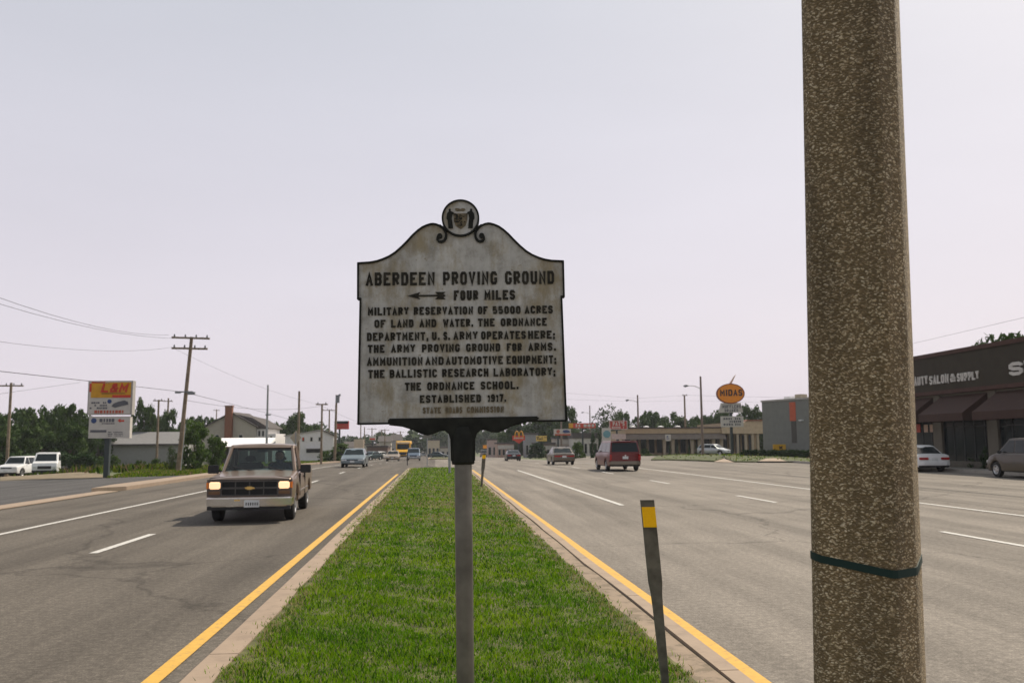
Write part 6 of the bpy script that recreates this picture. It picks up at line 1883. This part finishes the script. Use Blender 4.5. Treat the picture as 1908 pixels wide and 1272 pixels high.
# bays: pitch set by the awnings
y_a = [coly(p) - 30 for p in (1752, 1856)]
pitch = coly(1752) - coly(1856)
ztop_w = zf0 - .36
aw_front_z0 = rowz(1800, 784); aw_front_z1 = rowz(1800, 765)
for i in range(-1, 6):
    i = 1 - i if False else -i
    i = i + 2
    if coly(1752) - 30 + pitch * i > YE - 30: continue
    yb_ = coly(1752) - 30 + pitch * i        # left (far) end of the bay whose awning starts here -> goes nearer
    y_far, y_near = yb_ - .25, yb_ - pitch + .15
    # pier
    MB().b2(-.02, .5, yb_ - .15 - .0, yb_ + .75, -.1, ztop_w).build('pier', 'shop_wall', sb)
    # wall above window
    MB().b2(.03, .5, y_near, yb_ - .15, ztop_w - .9, ztop_w).build('lintel', 'shop_wall', sb)
    MB().b2(.10, .5, y_near, yb_ - .15, -.1, .35).build('sill_wall', 'shop_wall', sb)
    # shop window with mullions
    wf = MB()
    ya2, yb2 = y_near, yb_ - .15
    nm = 5
    for j in range(nm + 1):
        yy_ = ya2 + (yb2 - ya2 - .06) * j / nm
        wf.b2(.12, .20, yy_, yy_ + .06, .35, ztop_w - .9)
    wf.b2(.121, .199, ya2 + .06, yb2 - .06, 2.25, 2.31)
    f_ = wf.build('shop_window', 'dark_trim', sb)
    for j in range(nm):
        yy_ = ya2 + (yb2 - ya2 - .06) * j / nm
        MB().b2(.15, .17, yy_ + .06, yy_ + (yb2 - ya2 - .06) / nm, .35, ztop_w - .9).build('pane', 'car_glass', f_)
    # awning
    z1_, z0_ = ztop_w - .12, 2.55
    prj = 1.5
    yl, yh = y_near + .35, yb_ - .35
    aw = MB().add([(-.03, yl, z1_), (-.03, yh, z1_), (-prj, yh, z0_ + .42), (-prj, yl, z0_ + .42), (-prj, yh, z0_), (-prj, yl, z0_), (-.03, yh, z0_), (-.03, yl, z0_)],
                  [(0, 1, 2, 3), (3, 2, 4, 5), (1, 6, 4, 2), (0, 3, 5, 7)])
    aw.build('awning', 'awning', sb)
# coloured goods behind the window next to the pole
for px, cm, h0, h1 in ((1708, 'sign_red', 2.0, 2.5), (1722, 'faded_orange', 2.0, 2.45), (1733, 'faded_orange', 2.0, 2.45)):
    y_ = coly(px) - 30
    MB().b2(.11, .118, y_ - .22, y_ + .22, h0, h1).build('window_poster', cm, sb)
tz0, tz1 = rowz(1760, 717) - .13, rowz(1760, 700) - .13
yA, yB = coly(1694) - 30, coly(1826) - 30
def wl(text, pa, pb, r0, r1, st):
    za, zb = rowz((pa + pb) / 2, r1) - .13, rowz((pa + pb) / 2, r0) - .13
    ya_, yb_ = coly(pa, XW - .25, 708) - 30, coly(pb, XW - .25, 700) - 30
    letters(None, text, -ya_, -yb_, za, zb, 0, .06, st, O=(-.25, 0, 0), U=(0, -1, 0), V=(0, 0, 1), Nn=(-1, 0, 0), to=(sb, 'shop_letter'))
wl('BEAUTY', 1692, 1729, 703, 719, .10); wl('SALON', 1733, 1768, 699.5, 715.5, .10); wl('&', 1772, 1781, 697, 712, .10); wl('SUPPLY', 1785, 1825, 694, 709.5, .10)
wl('S', 1883, 1908, 675, 700, .17)
wl('T', 1912, 1934, 671, 698, .17)

# ------------------------------------------------------------------ the rest of the traffic and parked cars
red = paint('dark_red', (0.12, 0.007, 0.005), .1); silver = paint('silver', (0.40, 0.42, 0.42), .6); champagne = paint('champagne', (0.125, 0.105, 0.078), .4)
black = paint('black', (0.02, 0.022, 0.025), .3); navy = paint('navy', (0.03, 0.04, 0.07), .4); white = paint('white', (0.66, 0.66, 0.65), 0.0); blue = paint('steel_blue', (0.10, 0.14, 0.19), .5)
teal = paint('dark_teal', (0.03, 0.055, 0.06), .5); tanp = paint('tan', (0.34, 0.27, 0.20), .5); orange = paint('orange', (0.55, 0.24, 0.02), 0.0); brown = paint('bronze', (0.052, 0.040, 0.028), .2)
lowtan = paint('silver_tan', (0.30, 0.27, 0.22), .5)
GRD = 'cars driving away on the right carriageway'
GLD = 'vehicles coming towards the viewer on the left carriageway'
def put(kind, name, label, cat, px, py, rz, col, group=None, **k):
    g_ = G(px, py)
    L_ = KIND[kind]['L']
    # px,py = ground point under the end nearest the camera
    return car(kind, name, label, cat, (g_.x, g_.y + L_ / 2 * abs(math.cos(R(rz))), zt(g_.x, g_.y + L_ / 2) + .004), R(rz), col, group, **k)
put('minivan', 'minivan', 'dark red minivan driving away in the right carriageway', 'minivan', 1166, 878, 0, red, GRD, lower=paint('lower_tan', (0.19, 0.165, 0.13), .4))
em = MB().prism([(-.06, .0), (0, .06), (.06, 0), (0, -.06)], (0, 0, 0), (1, 0, 0), (0, 0, 1), (0, -.015, 0))
mv = [o for o in C.objects if o.name == 'minivan'][0]
em.build('emblem', 'chrome', mv, loc=(0, -2.47, .90))
MB().b2(-.80, .80, -2.30, -2.20, 1.70, 1.735).build('spoiler', red, mv, bevel=.01)
put('sedan', 'sedan', 'tan sedan with a full width red tail light strip driving away left of the minivan', 'car', 1052, 866, 0, champagne, GRD)
sd_ = [o for o in C.objects if o.name == 'sedan'][0]
MB().b2(-.60, .60, -2.352, -2.30, .68, .76).build('light_strip', 'red_lens', sd_)
put('coupe', 'coupe', 'small black car driving away, nearest the median nose on the right carriageway', 'car', 958, 858.5, 0, black, GRD)
put('sedan', 'sedan', 'dark blue car driving away far off between the black car and the tan sedan', 'car', 1000, 851, 0, navy, GRD)
put('hatch', 'parked_car', 'small white car parked beyond the dark blue car', 'car', 1014, 846, 30, white)
put('hatch', 'parked_car', 'dark hatchback parked just left of the tan sedan roof', 'car', 1028, 848, 60, teal)
put('hatch', 'parked_car', 'bright red car parked behind the evergreens left of the minivan', 'car', 1086, 847, 80, paint('bright_red', (0.30, 0.03, 0.02), .1))
g_ = A(1330, 112)
car('hatch', 'parked_car', 'silver car nosing out of the drive behind the street light before the strip mall', 'car', tuple(g_), R(-138), silver)
put('hatch', 'parked_car', 'pale blue and white hatchback parked against the left corner of the grey building', 'car', 1408, 846, -20, paint('pale_blue', (0.22, 0.27, 0.33), .4))
# white sedan and bronze van at the kerb on the right
g_ = G(1700, 877)
car('sedan', 'parked_car', 'white sedan parked facing away beside the concrete post, before the shop row', 'car', (26.15, 46.9, .004), R(-4), white)
car('minivan', 'parked_van', 'dark bronze van parked under the awnings at the right edge of the photo', 'van', (25.9, 36.4, .004), R(-2), brown, lower=brown)
# left side
put('sedan', 'sedan', 'small blue grey sedan coming towards the viewer behind the pickup truck', 'car', 656, 871, 180, paint('blue_grey', (0.17, 0.21, 0.23), .5), GLD)
put('sedan', 'sedan', 'tan sedan coming towards the viewer, just left of the school bus', 'car', 731, 859, 180, tanp, GLD)
put('minivan', 'minivan', 'dark blue and silver minivan coming towards the viewer, right of the school bus', 'minivan', 770, 858, 180, blue, GLD, lower=silver)
put('sedan', 'sedan', 'pale silver car behind the dark blue minivan near the marker post', 'car', 789, 850, 180, silver, GLD)
put('suv', 'suv', 'grey off-road vehicle with a boxy body just right of the marker post', 'car', 902, 851, 0, paint('grey', (0.22, 0.22, 0.21), .4), GRD)
put('sedan', 'sedan', 'dark teal car crossing the gap beyond the second median', 'car', 816, 853, -98, teal)
PL = 'cars parked in rows on the far left lot'
for px, py, rz, col, lb in [(690, 857, 150, teal, 'dark car with a gleaming bonnet at the end of the far left parked row'), (704, 856, 140, white, 'white car parked behind the dark car of the far left row'), (668, 853, 150, silver, 'silver car half hidden behind the beige sign tower'),
                            (728, 849, 150, white, 'white car at the back of the far left parked row, nearest the school bus'), (736, 848, 150, blue, 'blue car squeezed between the parked row and the school bus')]:
    put('sedan', 'parked_car', lb, 'car', px, py, rz, col, PL)
put('hatch', 'parked_car', 'orange car parked in front of the white gabled building', 'car', 590, 857, 95, orange)
put('sedan', 'parked_car', 'tan car parked behind the crossarm pole near the orange car', 'car', 622, 853, 95, tanp)
g_ = A(40, 76)
car('suv', 'parked_car', 'white off-road vehicle parked at the far left edge of the car lot', 'car', tuple(g_), R(178), white)
# flatbed truck, seen from the front
g_ = A(84, 73)
tk = thing('truck', 'white cab truck with a low flatbed parked beside the white off-road vehicle', 'truck', (g_.x, g_.y + 1, g_.z), R(194))
hull_p = [(2.3, .42), (2.34, .9), (2.25, 1.15), (1.75, 1.28), (1.25, 1.95), (.2, 2.0), (0.1, 1.9), (.1, .42)]
inst('cab', hull(hull_p, 1.85, .06, lambda x, y, z: (x * (1 - .12 * max(0, (z - 1.2) / .8)), y, z), mats=(white, 'underbody')), tk)
mb = MB(); pane(mb, (.78, 1.72, 1.32), (-.78, 1.72, 1.32), (-.70, 1.30, 1.86), (.70, 1.30, 1.86), .02); mb.build('windscreen', 'car_glass', tk)
for s in (1, -1):
    hw = lambda z: s * (.925 * (1 - .12 * (z - 1.2) / .8) + .012)
    sw = MB().add([(hw(1.34), 1.50, 1.34), (hw(1.82), 1.16, 1.82), (hw(1.82), .38, 1.82), (hw(1.34), .38, 1.34)] + [(hw(1.34) - s * .03, 1.50, 1.34), (hw(1.82) - s * .03, 1.16, 1.82), (hw(1.82) - s * .03, .38, 1.82), (hw(1.34) - s * .03, .38, 1.34)], [(0, 1, 2, 3), (4, 5, 6, 7), (0, 1, 5, 4), (1, 2, 6, 5), (2, 3, 7, 6), (3, 0, 4, 7)])
    sw.build('side_window', 'car_glass', tk)
    MB().box((s * .68, 2.33, .82), (.26, .06, .16)).build('headlight', 'headlamp_off', tk)
    for y in (1.55, -1.9): wheel(tk, s * .88, y, .38, .24)
MB().b2(-.5, .5, 2.28, 2.36, .68, .92).build('grille', 'dark_trim', tk); MB().b2(-.9, .9, 2.3, 2.42, .42, .58).build('bumper', 'dark_trim', tk, bevel=.02)
MB().b2(-.98, .98, -3.1, .05, .62, .76).b2(-.5, .5, -3.0, .2, .42, .62).build('flatbed', 'underbody', tk)
# school bus
g_ = G(751, 856)
bs = thing('school_bus', 'yellow school bus coming towards the viewer in the far traffic', 'bus', (g_.x, g_.y, g_.z), R(180))
by = mat('bus_yellow', (0.62, 0.33, 0.02), .45)
inst('body', hull([(-.2, .55), (-.2, 2.95), (-1.0, 3.08), (-8.5, 3.08), (-8.8, 2.8), (-8.8, .55)], 2.4, .12, None, mats=(by, 'underbody'), ycut=2), bs)
inst('bonnet', hull([(1.5, .55), (1.5, 1.3), (1.2, 1.55), (-.21, 1.7), (-.21, .55)], 2.1, .08, None, mats=(by, 'underbody'), ycut=1), bs)
MB().b2(-1.0, 1.0, -.19, -.10, 1.75, 2.6).build('windscreen', 'car_glass', bs)
MB().b2(-1.05, 1.05, -.185, -.13, 2.7, 2.92).build('front_board', mat('bus_cream', (0.62, 0.55, 0.42), .5), bs)
MB().b2(-.5, .5, 1.5, 1.54, .8, 1.3).build('grille', 'dark_trim', bs); MB().b2(-1.15, 1.15, 1.45, 1.65, .45, .70).build('bumper', 'dark_trim', bs)
for s in (1, -1):
    MB().box((s * .8, 1.52, 1.05), (.26, .06, .26)).build('headlight', 'headlamp_off', bs)
    for y in (.6, -6.2): wheel(bs, s * 1.05, y, .48, .28)
    for j in range(8): MB().b2(s * 1.2, s * 1.215, -1.4 - j, -.6 - j, 1.9, 2.6).build('side_window', 'car_glass', bs)

# ------------------------------------------------------------------ air
hz = MB().b2(-1560, 1560, -340, 1560, -6.0, 24.0).build('haze', 'bark')
hz.data.materials.clear()
hm = bpy.data.materials.new('summer_haze'); hm.use_nodes = True
hm.node_tree.nodes.clear()
pv = hm.node_tree.nodes.new('ShaderNodeVolumePrincipled')
pv.inputs['Color'].default_value = (0.90, 0.93, 1.0, 1)
pv.inputs['Density'].default_value = 0.00024
pv.inputs['Anisotropy'].default_value = 0.0
ho = hm.node_tree.nodes.new('ShaderNodeOutputMaterial')
hm.node_tree.links.new(pv.outputs[0], ho.inputs['Volume'])
hz.data.materials.append(hm)
tag(hz, 'pale blue summer haze thickening towards the horizon', 'haze', kind='stuff')
